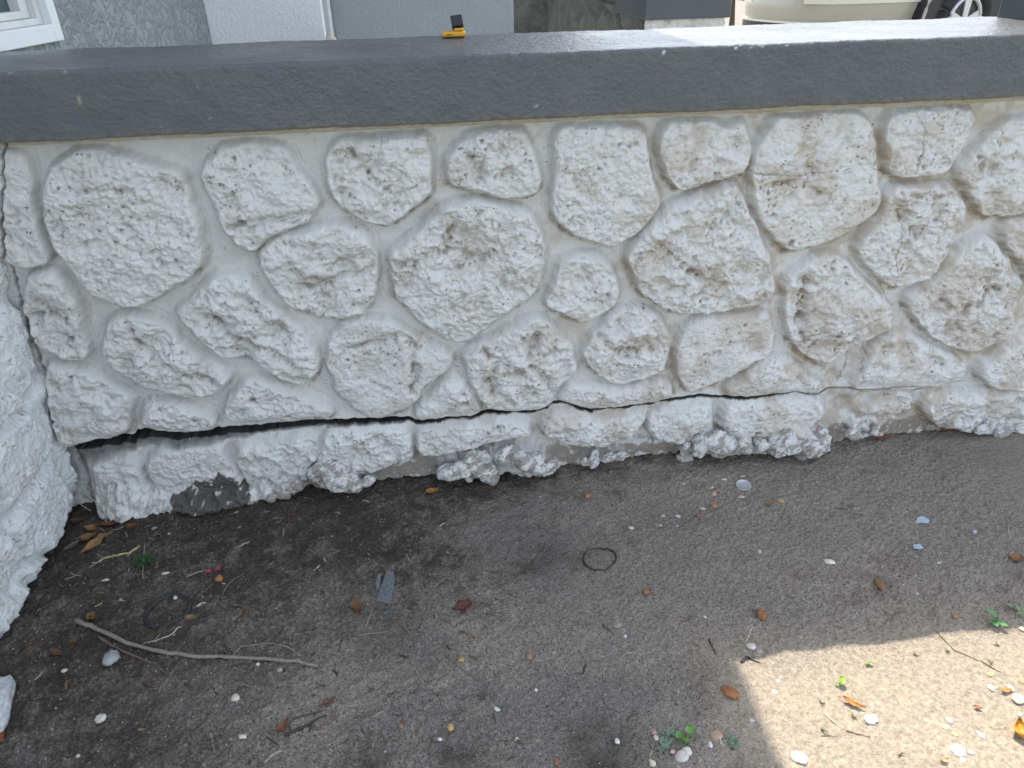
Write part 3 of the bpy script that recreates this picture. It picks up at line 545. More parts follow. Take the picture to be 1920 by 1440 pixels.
for (px, py, r, col_) in [(1244,98,4,1),(1060,230,3,1),(1004,200,3.2,1),(652,86,5,1),(762,83,5,1),(770,86,3,1),(1000,77,4,1),(1018,78,4,1),(146,150,2.5,2),(149,185,2.5,2),(150,192,3,2),(147,178,2,2),(70,190,2,1),(396,223,2,1),(355,120,2,1),(120,134,2,1),(370,161,1.6,1),(1380,90,3,1),(1410,88,4,1),(1430,87,3,1),(1475,85,3,1),(20,135,3,1),(270,238,2,1),(1565,196,2,1),(1820,140,3,3),(1815,165,2,3)]:
    p = on_y(px, py, 0) if on_z(px, py, H)[1] < 0 else on_z(px, py, H)
    d = np.sqrt((X-p[0])**2+(Y-p[1])**2+(Z-p[2])**2)+.0008*fbm(X, Z+Y, 300, 2, 5)
    k = np.clip(1.3-d/(r*.0007), 0, 1)[..., None]; cc = cc*(1-k)+np.array({1: (.75, .76, .76), 2: (.55, .5, .3), 3: (.25, .19, .14)}[col_])*k
for (px, py, rx) in [(610,90,.045),(660,90,.03),(700,93,.03),(770,102,.06),(690,84,.02)]:     # worn patches on top
    p = on_z(px, py, H); k = (np.exp(-((X-p[0])**2/rx**2+(Y-p[1])**2/.012**2))*.45*sstep(-.4, .4, fbm(X, Y, 50, 2, 8)))[..., None]; cc = cc*(1-k)+np.array([.06, .065, .07])*k
lowf = sstep(.010, .0, Z-(H-T)+.004*fbm(X, Y, 80, 3, 66))[..., None]; cc = cc*(1-lowf*.4)+np.array([.3, .27, .2])*lowf*.4
n_, k_ = X.shape
me = grid_mesh('cap', np.stack([X, Y, Z], -1), cc); link('cap', me, M['slate_paint']); place(sc.objects['cap'], wall)
# ------------------------------------------------------------------ pillar at the left end: its stone side faces right
pil = empty('stone_pillar', (-.95, -.45, 0)); tag(pil, 'thick white painted stone pillar standing at the left end of the cracked wall', 'pillar')
py_ = np.arange(-.95, .046, .0017); pz_ = np.arange(-.04, 1.0, .0017)
PY, PZ = np.meshgrid(py_, pz_, indexing='ij'); PU, PV = project(-.735+0*PY, PY, PZ)
wd, wv = worley(PY+.03*fbm(PY, PZ, 6, 2, 401), PZ*1.25, 5.2, 402, .8)
# second-nearest distance gives the joints
def joints(x, y, s, seed):
    rs2 = np.random.RandomState(seed); ax = rs2.rand(256, 256); ay = rs2.rand(256, 256)
    x = x*s+500; y = y*s+500; xi = np.floor(x).astype(int); yi = np.floor(y).astype(int); f1 = np.full(x.shape, 9.); f2 = f1.copy()
    for i in (-1, 0, 1):
        for j in (-1, 0, 1):
            a = xi+i; c = yi+j; d = np.hypot(a+.5+.8*(ax[a % 256, c % 256]-.5)-x, c+.5+.8*(ay[a % 256, c % 256]-.5)-y)
            f2 = np.where(d < f1, f1, np.minimum(f2, d)); f1 = np.minimum(f1, d)
    return f2-f1
jn = joints(PY+.02*fbm(PY, PZ, 9, 2, 403), PZ*1.1, 4.6, 404)
pin = sstep(.02, .26, jn)
w1, w2_ = worley(PY, PZ, 95, 48); w3, w4 = worley(PY, PZ, 170, 49)
ph = 15*pin+4*fbm(PY, PZ, 16, 3, 411)*pin+1.8*fbm(PY, PZ, 70, 3, 421)+1.0*fbm(PY, PZ, 210, 2, 431, .7)+1.5*(1-np.clip(w1/.66, 0, 1)**2)*(.2+w2_)+1.0*(1-np.clip(w3/.66, 0, 1)**2)
for pts_, w_g, d_g in (([(-80,900),(0,940),(32,1000),(62,1050),(110,1035)],9,9),([(22,540),(62,690),(45,760),(-60,850)],10,7),([(-40,1120),(40,1110),(62,1052)],8,6)):
    q = line_sd(PU+5*fbm(PY, PZ, 30, 2, 441), PV+5*fbm(PY, PZ, 30, 2, 442), pts_); k = np.exp(-(q/w_g)**2); ph = ph*(1-.6*k)-d_g*k
pd, pv = worley(PY+.003*vnoise(PY, PZ, 200, 4), PZ+.003*vnoise(PY, PZ, 210, 6), 120, 47); pp = (pv > .60)*np.clip(1-pd/.34, 0, 1); ph = ph-2.6*np.sqrt(pp)
ph = ph+4*sstep(.28, .05, PZ)*sstep(-.02, -.12, PY)-22*sstep(.02, -.0, PZ+.006*fbm(PY, PZ, 50, 2, 7))*1
PX = -.757+ph/1000+.024*sstep(.03, .30, PZ)
pw = np.ones(PX.shape+(3,))*np.array([.80, .81, .815]); k = np.clip(.8*sstep(.15, .6, pp)*sstep(-.5, .2, fbm(PY, PZ, 20, 2, 3)), 0, 1)[..., None]; pw = pw*(1-k)+umber*1.6*k
k = (sstep(.06, .0, PZ+.02*fbm(PY, PZ, 30, 3, 5))*.35)[..., None]; pw = pw*(1-k)+np.array([.3, .3, .2])*k
pmoss = (np.exp(-((PY+.33)**2+(PZ-.02)**2)/.03**2)*.5*sstep(-.2, .5, fbm(PY, PZ, 60, 3, 8)))[..., None]; pw = pw*(1-pmoss)+np.array([.25, .3, .15])*pmoss
pw = np.concatenate([pw, np.full(PX.shape+(1,), .5)], -1)
link('stone_side', grid_mesh('stone_side', np.stack([PX, PY, PZ], -1), pw, flip=False), M['masonry']); place(sc.objects['stone_side'], pil)
b = MB(); b.box(-1.15, -.775, -.94, .30, -.1, .999); place(b.build('pillar_core', M['stucco_white']), pil)
b = MB(); b.box(-1.12, -.80, -.90, .27, .999, 2.4, .006); place(b.build('shaft', M['stucco_white']), pil)
exec_after = []
# ------------------------------------------------------------------ house behind, left
house = empty('house', (-.8, 2.4, 0)); tag(house, 'grey stucco house with a window and a pale pier behind the garden wall', 'house')
def slab(name, x0, x1, y0, y1, z0, z1, mat, b_=.004, par=house):
    q = MB(); q.box(x0, x1, y0, y1, z0, z1, b_); return place(q.build(name, mat, None, False), par)
# side wall with the window, turned 8 degrees; its own axis u runs from the near end to the inner corner
P0 = np.array([-.741, .34]); az = R(8); du = np.array([math.sin(az), math.cos(az)]); dn = np.array([-math.cos(az), math.sin(az)])
def tb(mb, u0, u1, n0, n1, z0, z1, b_=.0015):      # box in the side wall's own axes (n > 0 into the wall)
    q = MB(); q.box(u0, u1, n0, n1, z0, z1, b_)
    vs = [(P0[0]+du[0]*x+dn[0]*y, P0[1]+du[1]*x+dn[1]*y, z) for x, y, z in q.v]; mb.add(vs, q.f)
def u_of(px, n=0.0):          # where a pixel column meets that wall
    r_ = ray(px, 60); A_ = np.array([[r_[0], -du[0]], [r_[1], -du[1]]]); o_ = P0+dn*n
    s_, u_ = np.linalg.solve(A_, o_-CAM[:2]); return u_, CAM[2]+s_*ray(px, 60)[2]
uw, _ = u_of(122); 
def z_at(px, py, n=0.0):
    r_ = ray(px, py); A_ = np.array([[r_[0], -du[0]], [r_[1], -du[1]]]); o_ = P0+dn*n
    s_, u_ = np.linalg.solve(A_, o_-CAM[:2]); return u_, CAM[2]+s_*r_[2]
u1, zb = z_at(122, 75, -.012)
U0 = -.36
q = MB(); tb(q, u1-.02, .945, 0, .14, -.05, 2.45); tb(q, U0, u1-.021, 0, .14, -.05, zb+.012); tb(q, U0, u1-.021, .0, .14, zb+1.0, 2.45)
place(q.build('stucco_wall', M['stucco_grey']), house)
simple('white_frame', (.80, .84, .83), .4, .04, 10, 60, .0004, .2)
simple('sash', (.72, .72, .70), .45, .08, 30, 60, .0004, .2)
win = empty('window', (0, 0, 0)); place(win, house)
ft = .027
q = MB(); tb(q, u1-ft, u1, -.012, .0-.0005+.03, zb, zb+1.02, .002); tb(q, U0, u1-ft-.0002, -.012, .03, zb, zb+ft*1.15, .002); tb(q, U0, u1-ft-.0002, -.012, .03, zb+1.0, zb+1.02, .002)
place(q.build('frame', M['white_frame']), win)
q = MB(); tb(q, u1-ft-.016, u1-ft-.0003, .004, .034, zb+ft*1.15+.0003, zb+.99); tb(q, U0, u1-ft-.0163, .004, .034, zb+ft*1.15+.0003, zb+ft*1.15+.012)
tb(q, u1-ft-.042, u1-ft-.0165, .016, .05, zb+ft*1.15+.0125, zb+.99); tb(q, U0, u1-ft-.0423, .016, .05, zb+ft*1.15+.0125, zb+ft*1.15+.026)
place(q.build('sash', M['sash']), win)
mt, nt, bs = newmat('window_glass'); co = coords(nt)
nt.links.new(ramp(nt, tnoise(nt, co, 14, 5, .7), .35, .7, (.05, .085, .085), (.12, .17, .165)), bs.inputs['Base Color']); bs.inputs['Roughness'].default_value = .18; bs.inputs['Specular IOR Level'].default_value = .7
M['window_glass'] = mt
q = MB(); tb(q, U0, u1-ft-.0425, .036, .042, zb+ft*1.15+.0265, zb+.985, 0); place(q.build('pane', M['window_glass']), win)
# pier, recess, trim, entrance wall
slab('pier', -.612, -.279, 1.273, 1.31, -.05, 2.45, M['stucco_white'], .003)
slab('pier_return', -.60, -.281, 1.3105, 1.46, -.05, 2.45, M['stucco_pale'], .002)
def xs_(px, Y): return on_y(px, 60, Y)[0]
slab('corner_trim', xs_(600, 1.98), xs_(625, 1.98), 1.98, 2.03, -.05, 2.45, M['white_frame'])
slab('entrance_wall', xs_(625.5, 2.0), xs_(964, 2.0), 2.0, 2.2, -.05, 2.45, M['stucco_pale'], .01)
slab('roof_occluder', -3.2, .503, -.05, 5.2, 2.45, 2.6, M['stucco_white'], .01)  # unseen slab added to block the sun, right edge sets the shadow line
slab('back_wall', -2.6, .3, 4.9, 5.1, -.05, 2.45, M['stucco_grey'])
slab('porch_floor', -2.0, .82, .34, 4.9, -.02, .035, M['core'])
simple('beige_foam', (.62, .57, .46), .9, .1, 60, 200, .002)
# ------------------------------------------------------------------ return wall on the right of the porch
ret = empty('porch_side_wall', (1.0, 3.2, 0)); tag(ret, 'stone porch side wall under a slate grey cap running back beside the pale entrance wall', 'wall')
mt, nt, bs = newmat('rough_stone'); co = coords(nt)
c = ramp(nt, tnoise(nt, co, 9, 6, .7), .3, .75, (.13, .135, .115), (.26, .265, .235)); c = mixc(nt, ramp(nt, tnoise(nt, co, 34, 5, .7, .6), .55, .72), c, (.07, .072, .06)); nt.links.new(c, bs.inputs['Base Color'])
bs.inputs['Roughness'].default_value = .9; bump(nt, bs, [(tnoise(nt, co, 18, 6, .65, .5), .02, .8), (tnoise(nt, co, 120, 3), .003, .5)]); M['rough_stone'] = mt
rx = .832
ys = np.arange(1.80, 4.7, .012); zs = np.arange(-.02, H-T+.02, .008)
RY, RZ = np.meshgrid(ys, zs, indexing='ij'); jn = joints(RY*.9, RZ, 4.2, 505); RX = rx+.052-.022*sstep(.02, .2, jn)-.008*fbm(RY, RZ, 16, 3, 501)
cr = np.ones(RX.shape+(3,))
me = grid_mesh('rough_side', np.stack([RX, RY, RZ], -1), None); link('rough_side', me, M['rough_stone']); place(sc.objects['rough_side'], ret)
fx = np.arange(rx+.012, rx+.322, .004); fz = np.arange(-.02, H-T+.004, .004); FX, FZ = np.meshgrid(fx, fz, indexing='ij'); jn = joints(FX, FZ, 6, 515)
FY = 1.795-.016*sstep(.02, .22, jn)-.006*fbm(FX, FZ, 40, 3, 516)
fc = np.ones(FX.shape+(3,))*np.array([.80, .80, .79]); k = (sstep(.2, .9, fbm(FX, FZ, 30, 3, 517))*.25)[..., None]; fc = fc*(1-k)+tan*k; fc = np.concatenate([fc, np.full(FX.shape+(1,), .9)], -1)
link('white_stone_end', grid_mesh('white_stone_end', np.stack([FX, FY, FZ], -1), fc), M['masonry']); place(sc.objects['white_stone_end'], ret)
slab('wall_core', rx+.07, rx+.29, 1.83, 4.7, -.05, H-T-.001, M['core'], 0, ret)
slab('end_cap', rx, rx+.33, 1.75, 2.21, H-T, H+.03, M['slate_plain'], .006, ret)
slab('cap', rx+.012, rx+.318, 2.212, 4.72, H-T+.055, H+.012, M['slate_plain'], .006, ret)
slab('far_end_stone', xs_(955, 4.2), xs_(1085, 4.2), 4.2, 4.5, -.05, 2.45, M['rough_stone'], .02, ret)
# column standing on the cap, right
colm = empty('porch_column', (1.11, .34, H)); tag(colm, 'slate grey square column at the right edge standing on the cap of the cracked wall', 'column')
cpt = on_z(1868, 32, H); cx0 = cpt[0]
slab('shaft', cx0, cx0+.24, cpt[1]-.21, cpt[1], H-.004, 2.6, M['slate_plain'], .004, colm)
# small piece of foam in the recess
p = on_y(618, 62, 1.20); q = MB(); n = 9
vs = []; 
for i in range(n):
    for j in range(n):
        a = i/(n-1); b2 = j/(n-1); vs.append((p[0]-.014+.03*a, 1.20+.03*b2, p[2]-.035+.035*math.sin(math.pi*min(1, a*.6+.25))*(.6+.4*math.sin(b2*3))+.003*mnoise.noise(Vector((a*5, b2*5, 0)))))
fs = [(i*n+j, (i+1)*n+j, (i+1)*n+j+1, i*n+j+1) for i in range(n-1) for j in range(n-1)]
nb = len(vs); vs += [(x, y, p[2]-.75) for x, y, z in vs[:]]
edge = [(i, i+1) for i in range(n-1)]+[(n*(n-1)+i+1, n*(n-1)+i) for i in range(n-1)]+[((i+1)*n, i*n) for i in range(n-1)]+[(i*n+n-1, (i+1)*n+n-1) for i in range(n-1)]
fs += [(a, b2, b2+nb, a+nb) for a, b2 in edge]
q.add(vs, fs); o = q.build('foam_board', M['beige_foam'], None, True); tag(o, 'narrow beige foam board standing in the recess right of the white pier', 'foam board')
# ------------------------------------------------------------------ the yellow and black device on the cap's back edge
simple('yellow_plastic', (.75, .38, .02), .4, .05, 30, 100, .0003); simple('black_plastic', (.02, .022, .026), .45, .1, 30, 100, .0003); simple('grey_label', (.45, .5, .42), .5, .05)
tp = on_z(851, 70.5, H+.001); tp[2] = H+.0015
dev = empty('level_device', tuple(tp), R(-4)); tag(dev, 'small yellow tool with a black battery block standing on the grey cap', 'tool')
def part(name, mb, mat, par): o = mb.build(name, mat, None, False); o.parent = par; return o
q = MB(); q.box(-.021, .021, -.011, .011, .0014, .0105, .003); part('body', q, M['yellow_plastic'], dev)
q = MB(); q.box(.001, .018, -.0095, .0095, .0108, .0155, .002); part('battery_seat', q, M['yellow_plastic'], dev)
q = MB(); q.box(-.0195, .0195, -.010, .010, 0, .0012, .0004); part('rubber_pad', q, M['black_plastic'], dev)
q = MB(); q.box(-.012, -.004, -.0122, -.0113, .005, .0062, 0); part('switch', q, M['black_plastic'], dev)
q = MB(); q.box(-.0105, .0105, -.0115, .0115, 0, .019, .0022); o = part('battery', q, M['black_plastic'], dev); o.location = (.0085, .002, .0153); o.rotation_euler = (R(-22), R(-7), R(3)); bat = o
q = MB(); q.box(-.003, .0025, -.0065, .0065, .0191, .0194, 0); part('label_strip', q, M['grey_label'], bat)
# ------------------------------------------------------------------ parked car seen over the cap
simple('champagne_paint', (.40, .375, .30), .3, .03, 3, 60, 0, coat=.6); simple('tyre_rubber', (.018, .018, .018), .8, .1, 40, 150, .001); simple('alloy', (.62, .63, .62), .35, .05, metal=.5)
simple('dark_trim', (.012, .014, .02), .4, .1); simple('car_glass', (.03, .04, .045), .1, .05); simple('trim_strip', (.68, .65, .54), .35, .03); simple('lamp_glass', (.7, .7, .68), .15, .05)
car = empty('parked_car', (0, 0, 0)); tag(car, 'champagne coloured car parked beyond the porch, only its lower bumper and wheel in view', 'car')
# car axes: +s forward, +t to the visible side; wheel centre of the near front wheel at WC
ang = R(199); fw = np.array([math.cos(ang), math.sin(ang)]); sd_ = np.array([-fw[1], fw[0]])     # side that looks at the wall
wc = on_y(1797, 26, 5.5)[:2]; org = wc-sd_*.86                                            # on the car's centreline at the front axle
def cp(s, t, z): return (org[0]+fw[0]*s+sd_[0]*t, org[1]+fw[1]*s+sd_[1]*t, z)
# body as a lofted set of horizontal outlines
def outline(front, back, half, n=56, ex=3.6):
    pts = []; ex = 2.9
    for i in range(n):
        a = 2*math.pi*i/n; c_, s_ = math.cos(a), math.sin(a)
        sx = math.copysign(abs(c_)**(2/ex), c_); sy = math.copysign(abs(s_)**(2/ex), s_); m0 = (front+back)/2
        pts.append((m0+(front-back)/2*sx, half*sy))
    return pts
NOSE = .42
levels = [(.20, .84, -3.6, .80), (.24, .90, -3.68, .86), (.33, .935, -3.72, .895), (.45, .95, -3.74, .905), (.56, .94, -3.74, .91), (.66, .90, -3.72, .905), (.76, .80, -3.68, .88), (.86, .55, -3.6, .84), (.92, .1, -3.4, .80), (1.12, -.45, -3.15, .70), (1.32, -.9, -2.8, .62), (1.42, -1.2, -2.5, .54), (1.45, -1.5, -2.2, .4)]
q = MB(); n = 96
vs = []; 
levels = [(z, f_+NOSE*(1-max(0, z-.7)), bk, hf) for z, f_, bk, hf in levels]
for z, f_, bk, hf in levels: vs += [cp(s_, t_2, z) for s_, t_2 in outline(f_, bk, hf, n)]
fs = []
L_ = [outline(f_, bk, hf, n) for z, f_, bk, hf in levels]
def in_arch(s_, z): return min(math.hypot(s_-c_, z-.33) for c_ in (0, -2.75)) < .375
for i in range(len(levels)-1):
    for k in range(n):
        k2 = (k+1) % n; sm = (L_[i][k][0]+L_[i][k2][0]+L_[i+1][k][0]+L_[i+1][k2][0])/4; zm = (levels[i][0]+levels[i+1][0])/2
        fs.append((i*n+k, i*n+k2, (i+1)*n+k2, (i+1)*n+k))
fs.append(tuple(range(n))[::-1]); fs.append(tuple((len(levels)-1)*n+k for k in range(n)))
q.add(vs, fs); place(q.build('body', M['champagne_paint'], None, True), car)
def disc(mb, s, t0, t1, z, r, n=40, r2=None):
    a = [cp(s+r*math.cos(2*math.pi*k/n), t0, z+r*math.sin(2*math.pi*k/n)) for k in range(n)]
    b2 = [cp(s+(r2 or r)*math.cos(2*math.pi*k/n), t1, z+(r2 or r)*math.sin(2*math.pi*k/n)) for k in range(n)]
    mb.add(a+b2, [(k, (k+1) % n, n+(k+1) % n, n+k) for k in range(n)]+[tuple(range(n))[::-1], tuple(range(n, 2*n))])
for s in (0, -2.75):
    q = MB(); disc(q, s, .70, .916, .33, .50); place(q.build('wheel_arch', M['dark_trim']), car)
    q = MB(); nn = 40
    # painted lip round the arch
    q.tube([cp(s+.51*math.cos(a), .914, .33+.51*math.sin(a)) for a in np.linspace(-.25, math.pi+.25, 30)], .014, 8); place(q.build('arch_lip', M['champagne_paint'], None, True), car)
    wh = empty('wheel', (0, 0, 0)); place(wh, car)
    q = MB(); q.tube([cp(s+.285*math.cos(a), .875, .35+.285*math.sin(a)) for a in np.linspace(0, 2*math.pi, 48)], .075, 12); place(q.build('tyre', M['tyre_rubber'], None, True), wh)
    q = MB(); q.tube([cp(s+.20*math.cos(a), .925, .33+.20*math.sin(a)) for a in np.linspace(0, 2*math.pi, 48)], .018, 8); disc(q, s, .86, .936, .33, .055)
    for k in range(5):
        a = k*2*math.pi/5+math.pi/2; ca, sa = math.cos(a), math.sin(a); wv_ = .034
        for r0, r1, w0, w1 in ((.04, .195, .030, .042),):
            v8 = [cp(s+ca*r-sa*ww*sg, t, .33+sa*r+ca*ww*sg) for t in (.90, .93) for r, ww in ((r0, w0), (r1, w1)) for sg in (-1, 1)]
            q.add(v8, [(0, 1, 3, 2), (4, 6, 7, 5), (0, 4, 5, 1), (2, 3, 7, 6), (0, 2, 6, 4), (1, 5, 7, 3)])
    place(q.build('rim', M['alloy']), wh)
q = MB(); prev = None                       # black valance following the nose
def strip(z0, z1, off, k0, k1, mb, zc=None):
    base = outline(.95+NOSE+off, -3.74-off, .905+off, n); out = []
    ks = list(range(k0, k1+1)); v_ = []
    for k in ks:
        s_, t_2 = base[k % n]; s2, t2 = outline(.95+NOSE+off-.02, -3.74, .905+off-.012, n)[k % n]
        v_ += [cp(s_, t_2, z0), cp(s_, t_2, z1), cp(s2-.05, t2*.96, z1), cp(s2-.05, t2*.96, z0)]
    f_ = []
    for i in range(len(ks)-1):
        for c_ in range(4): f_.append((i*4+c_, i*4+(c_+1) % 4, (i+1)*4+(c_+1) % 4, (i+1)*4+c_))
    f_ += [(0, 1, 2, 3), tuple((len(ks)-1)*4+c_ for c_ in (3, 2, 1, 0))]
    mb.add(v_, f_)
strip(.27, .36, .006, -11, 11, q); place(q.build('lower_grille', M['dark_trim'], None, False), car)
q = MB(); strip(.51, .555, .012, 4, 16, q); place(q.build('bumper_strip', M['trim_strip'], None, False), car)
q = MB(); strip(.355, .372, .014, -12, 14, q); place(q.build('bumper_lip', M['trim_strip'], None, False), car)
for s0 in (-1, 1):
    q = MB(); strip(.64, .74, .0, 6*s0 if s0 > 0 else -12, 12 if s0 > 0 else -6, q); place(q.build('headlight', M['lamp_glass'], None, False), car)
# hedge blob seen at the car's nose: a low leafy shrub
simple('shrub_leaf', (.16, .24, .05), .6, .3, 20, 60, 0); simple('bark', (.12, .09, .06), .9)
random.seed(3); sh_ = on_y(1376, 2, 5.2); shrub = empty('shrub', (sh_[0], 5.2, 0)); tag(shrub, 'low green shrub growing between the porch side wall and the car', 'shrub')
q = MB()
for k in range(420):
    th = random.uniform(0, 6.28); ph = math.acos(random.uniform(-.6, 1)); r = .17*random.uniform(.6, 1.05); c_ = Vector((r*math.sin(ph)*math.cos(th), r*math.sin(ph)*math.sin(th), .66+.9*r*math.cos(ph)))
    a = Vector((random.uniform(-1, 1), random.uniform(-1, 1), random.uniform(-.6, 1))).normalized(); b2 = a.orthogonal().normalized(); l = random.uniform(.016, .03)
    q.add([c_-a*l, c_+b2*l*.45, c_+a*l, c_-b2*l*.45], [(0, 1, 2, 3)])
part('foliage', q, M['shrub_leaf'], shrub)
q = MB(); q.tube([(0, 0, -.02), (.01, 0, .3), (0, .01, .6)], [.035, .03, .012]); part('stem', q, M['bark'], shrub)
# ------------------------------------------------------------------ small things lying on the soil
def gz(x, y): return float(ground_z(np.array([x]), np.array([y]))[0])
def at(px, py, lift=0.):
    p = on_z(px, py); z = gz(p[0], p[1]); p = on_z(px, py, z+lift); return Vector((p[0], p[1], gz(p[0], p[1])+lift))
def mm(px_, p): return px_*(Vector(p)-Vector(CAM)).length/F      # photograph pixels -> metres at p
_mats = {}
def tone(col, rough=.6, coat=0, var=.12, alpha=None):
    k = (col, rough, coat, alpha)
    if k in _mats: return _mats[k]
    mt, nt, bs = newmat('matter_%d' % len(_mats)); co = coords(nt)
    nt.links.new(ramp(nt, tnoise(nt, co, 160, 4, .65), .32, .7, tuple(x*(1-var*3) for x in col), tuple(min(1, x*1.12) for x in col)), bs.inputs['Base Color'])
    bs.inputs['Roughness'].default_value = rough; bs.inputs['Coat Weight'].default_value = coat
    if alpha: bs.inputs['Transmission Weight'].default_value = alpha
    bump(nt, bs, [(tnoise(nt, co, 450, 3), .0006, .5)]); _mats[k] = mt; return mt
import bmesh
def pebble(px, py, wpx, hpx, col, label, rot=0, flat=.55, rough=.5, sink=.3, ang=0., name='pebble', cat='pebble', seed=None, group=None):
    k_ = .80 if name != 'plaster_chip' else .76; p = at(px, py); a = mm(wpx, p)/2*k_; b2 = mm(hpx, p)/2*1.12*k_
    bm = bmesh.new(); bmesh.ops.create_icosphere(bm, subdivisions=3, radius=1); sd2 = seed if seed is not None else int(px*7+py)
    for v in bm.verts:
        n_ = mnoise.noise(v.co*1.1+Vector((sd2, 0, 0)))*.22+mnoise.noise(v.co*2.7+Vector((0, sd2, 0)))*(.06+ang*.25)
        c_ = v.co*(1+n_)
        if ang: c_ = Vector((round(c_.x*(3-ang))/(3-ang)*ang*.6+c_.x*(1-ang*.6), round(c_.y*(3-ang))/(3-ang)*ang*.6+c_.y*(1-ang*.6), c_.z))
        v.co = Vector((c_.x*a, c_.y*b2, c_.z*min(a, b2)*flat))
    me = bpy.data.meshes.new(name); bm.to_mesh(me); bm.free(); me.polygons.foreach_set('use_smooth', [True]*len(me.polygons))
    o = link(name, me, tone(col, rough)); o.location = p+Vector((0, 0, min(a, b2)*flat*(1-2*sink))); o.rotation_euler = (0, 0, R(rot)); return tag(o, label, cat, group)
def leaf(px, py, lpx, wpx, rot, col, label, curl=.25, lobes=0, lift=.003, tilt=(0, 0), name='dry_leaf', cat='leaf', point=1.0, col2=None, group=None):
    lpx *= .9; wpx *= .88; col = tuple(c_*.82 for c_ in col)
    p = at(px, py); L2 = mm(lpx, p); W2 = mm(wpx, p); nu, nv = 15, 7; top = []
    sd2 = px*.37+py*.11
    for i in range(nu):
        u_ = i/(nu-1); wd_ = math.sin(math.pi*u_**(.75))**(.8 if point < 1 else 1.15)*(1+(.35*math.sin(u_*math.pi*2*lobes+1) if lobes else 0))
        wd_ = max(wd_, .02)
        for j in range(nv):
            v_ = j/(nv-1)*2-1; x = (u_-.5)*L2; y = v_*W2/2*wd_*(1+.18*mnoise.noise(Vector((u_*4, v_, sd2))))
            z = curl*W2*(v_*v_*.9)*.6+curl*L2*.25*(2*u_-1)**2+.12*W2*mnoise.noise(Vector((u_*3.2, v_*2, sd2+5)))+(-.035*W2*math.exp(-(v_/.18)**2))
            top.append((x, y, z))
    n0 = len(top); th_ = .0004; V_ = top+[(x, y, z-th_) for x, y, z in top]; f_ = []
    for i in range(nu-1):
        for j in range(nv-1):
            a = i*nv+j; f_.append((a, a+nv, a+nv+1, a+1)); f_.append((n0+a, n0+a+1, n0+a+nv+1, n0+a+nv))
    for i in range(nu-1):
        for j in (0, nv-1): a = i*nv+j; f_.append((a, a+nv, n0+a+nv, n0+a) if j else (a+nv, a, n0+a, n0+a+nv))
    q = MB(); q.add(V_, f_)
    if cat != 'petal': q.tube([(-.5*L2, 0, curl*L2*.25-.0002), (-.5*L2-L2*.12, .01*L2, .0005), (-.5*L2-L2*.22, .03*L2, 0)], [.0006, .0005, .0004], 5)
    o = q.build(name, tone(col, .62, 0, .16), None, True); o.location = p+Vector((0, 0, lift)); o.rotation_euler = (R(tilt[0]), R(tilt[1]), R(rot)); return tag(o, label, cat, group)
def twig(pts, rpx, col, label, name='twig', cat='twig', lift=None, taper=(1, .5), branches=(), group=None, jit_=1.0, hi=None):
    P_ = []; rnd = random.Random(int(pts[0][0]))
    sub = []
    for (a, b2), (c_, d) in zip(pts[:-1], pts[1:]):
        for k in range(4): sub.append((a+(c_-a)*k/4, b2+(d-b2)*k/4))
    sub.append(pts[-1]); n_ = len(sub); rr = []
    for i, (a, b2) in enumerate(sub):
        p = at(a+rnd.uniform(-.6, .6)*jit_, b2+rnd.uniform(-.6, .6)*jit_); r = mm(rpx, p)*(taper[0]+(taper[1]-taper[0])*i/(n_-1))/2*rnd.uniform(.88, 1.12)
        h_ = (hi[0]+(hi[1]-hi[0])*i/(n_-1)) if hi else 0
        P_.append(p+Vector((0, 0, r*.75+h_+(lift or 0)))); rr.append(r)
    for i in range(1, n_-1): P_[i].z = max(P_[i].z, (P_[i-1].z+P_[i].z+P_[i+1].z)/3)
    q = MB(); q.tube(P_, rr, 8); o = q.build(name, tone(col, .75), None, True); tag(o, label, cat, group)
    for bp, br in branches:
        Q_ = [at(a, b2)+Vector((0, 0, mm(br, p)*.6)) for a, b2 in bp]; q = MB(); q.tube(Q_, [mm(br, p)/2*(1-.5*i/len(Q_)) for i in range(len(Q_))], 7)
        c2 = q.build('side_branch', tone(col, .75), None, True); place(c2, o)
    return o
tanl = (.36, .20, .075); redl = (.20, .075, .03); brn = (.17, .095, .045); gold = (.42, .25, .09)
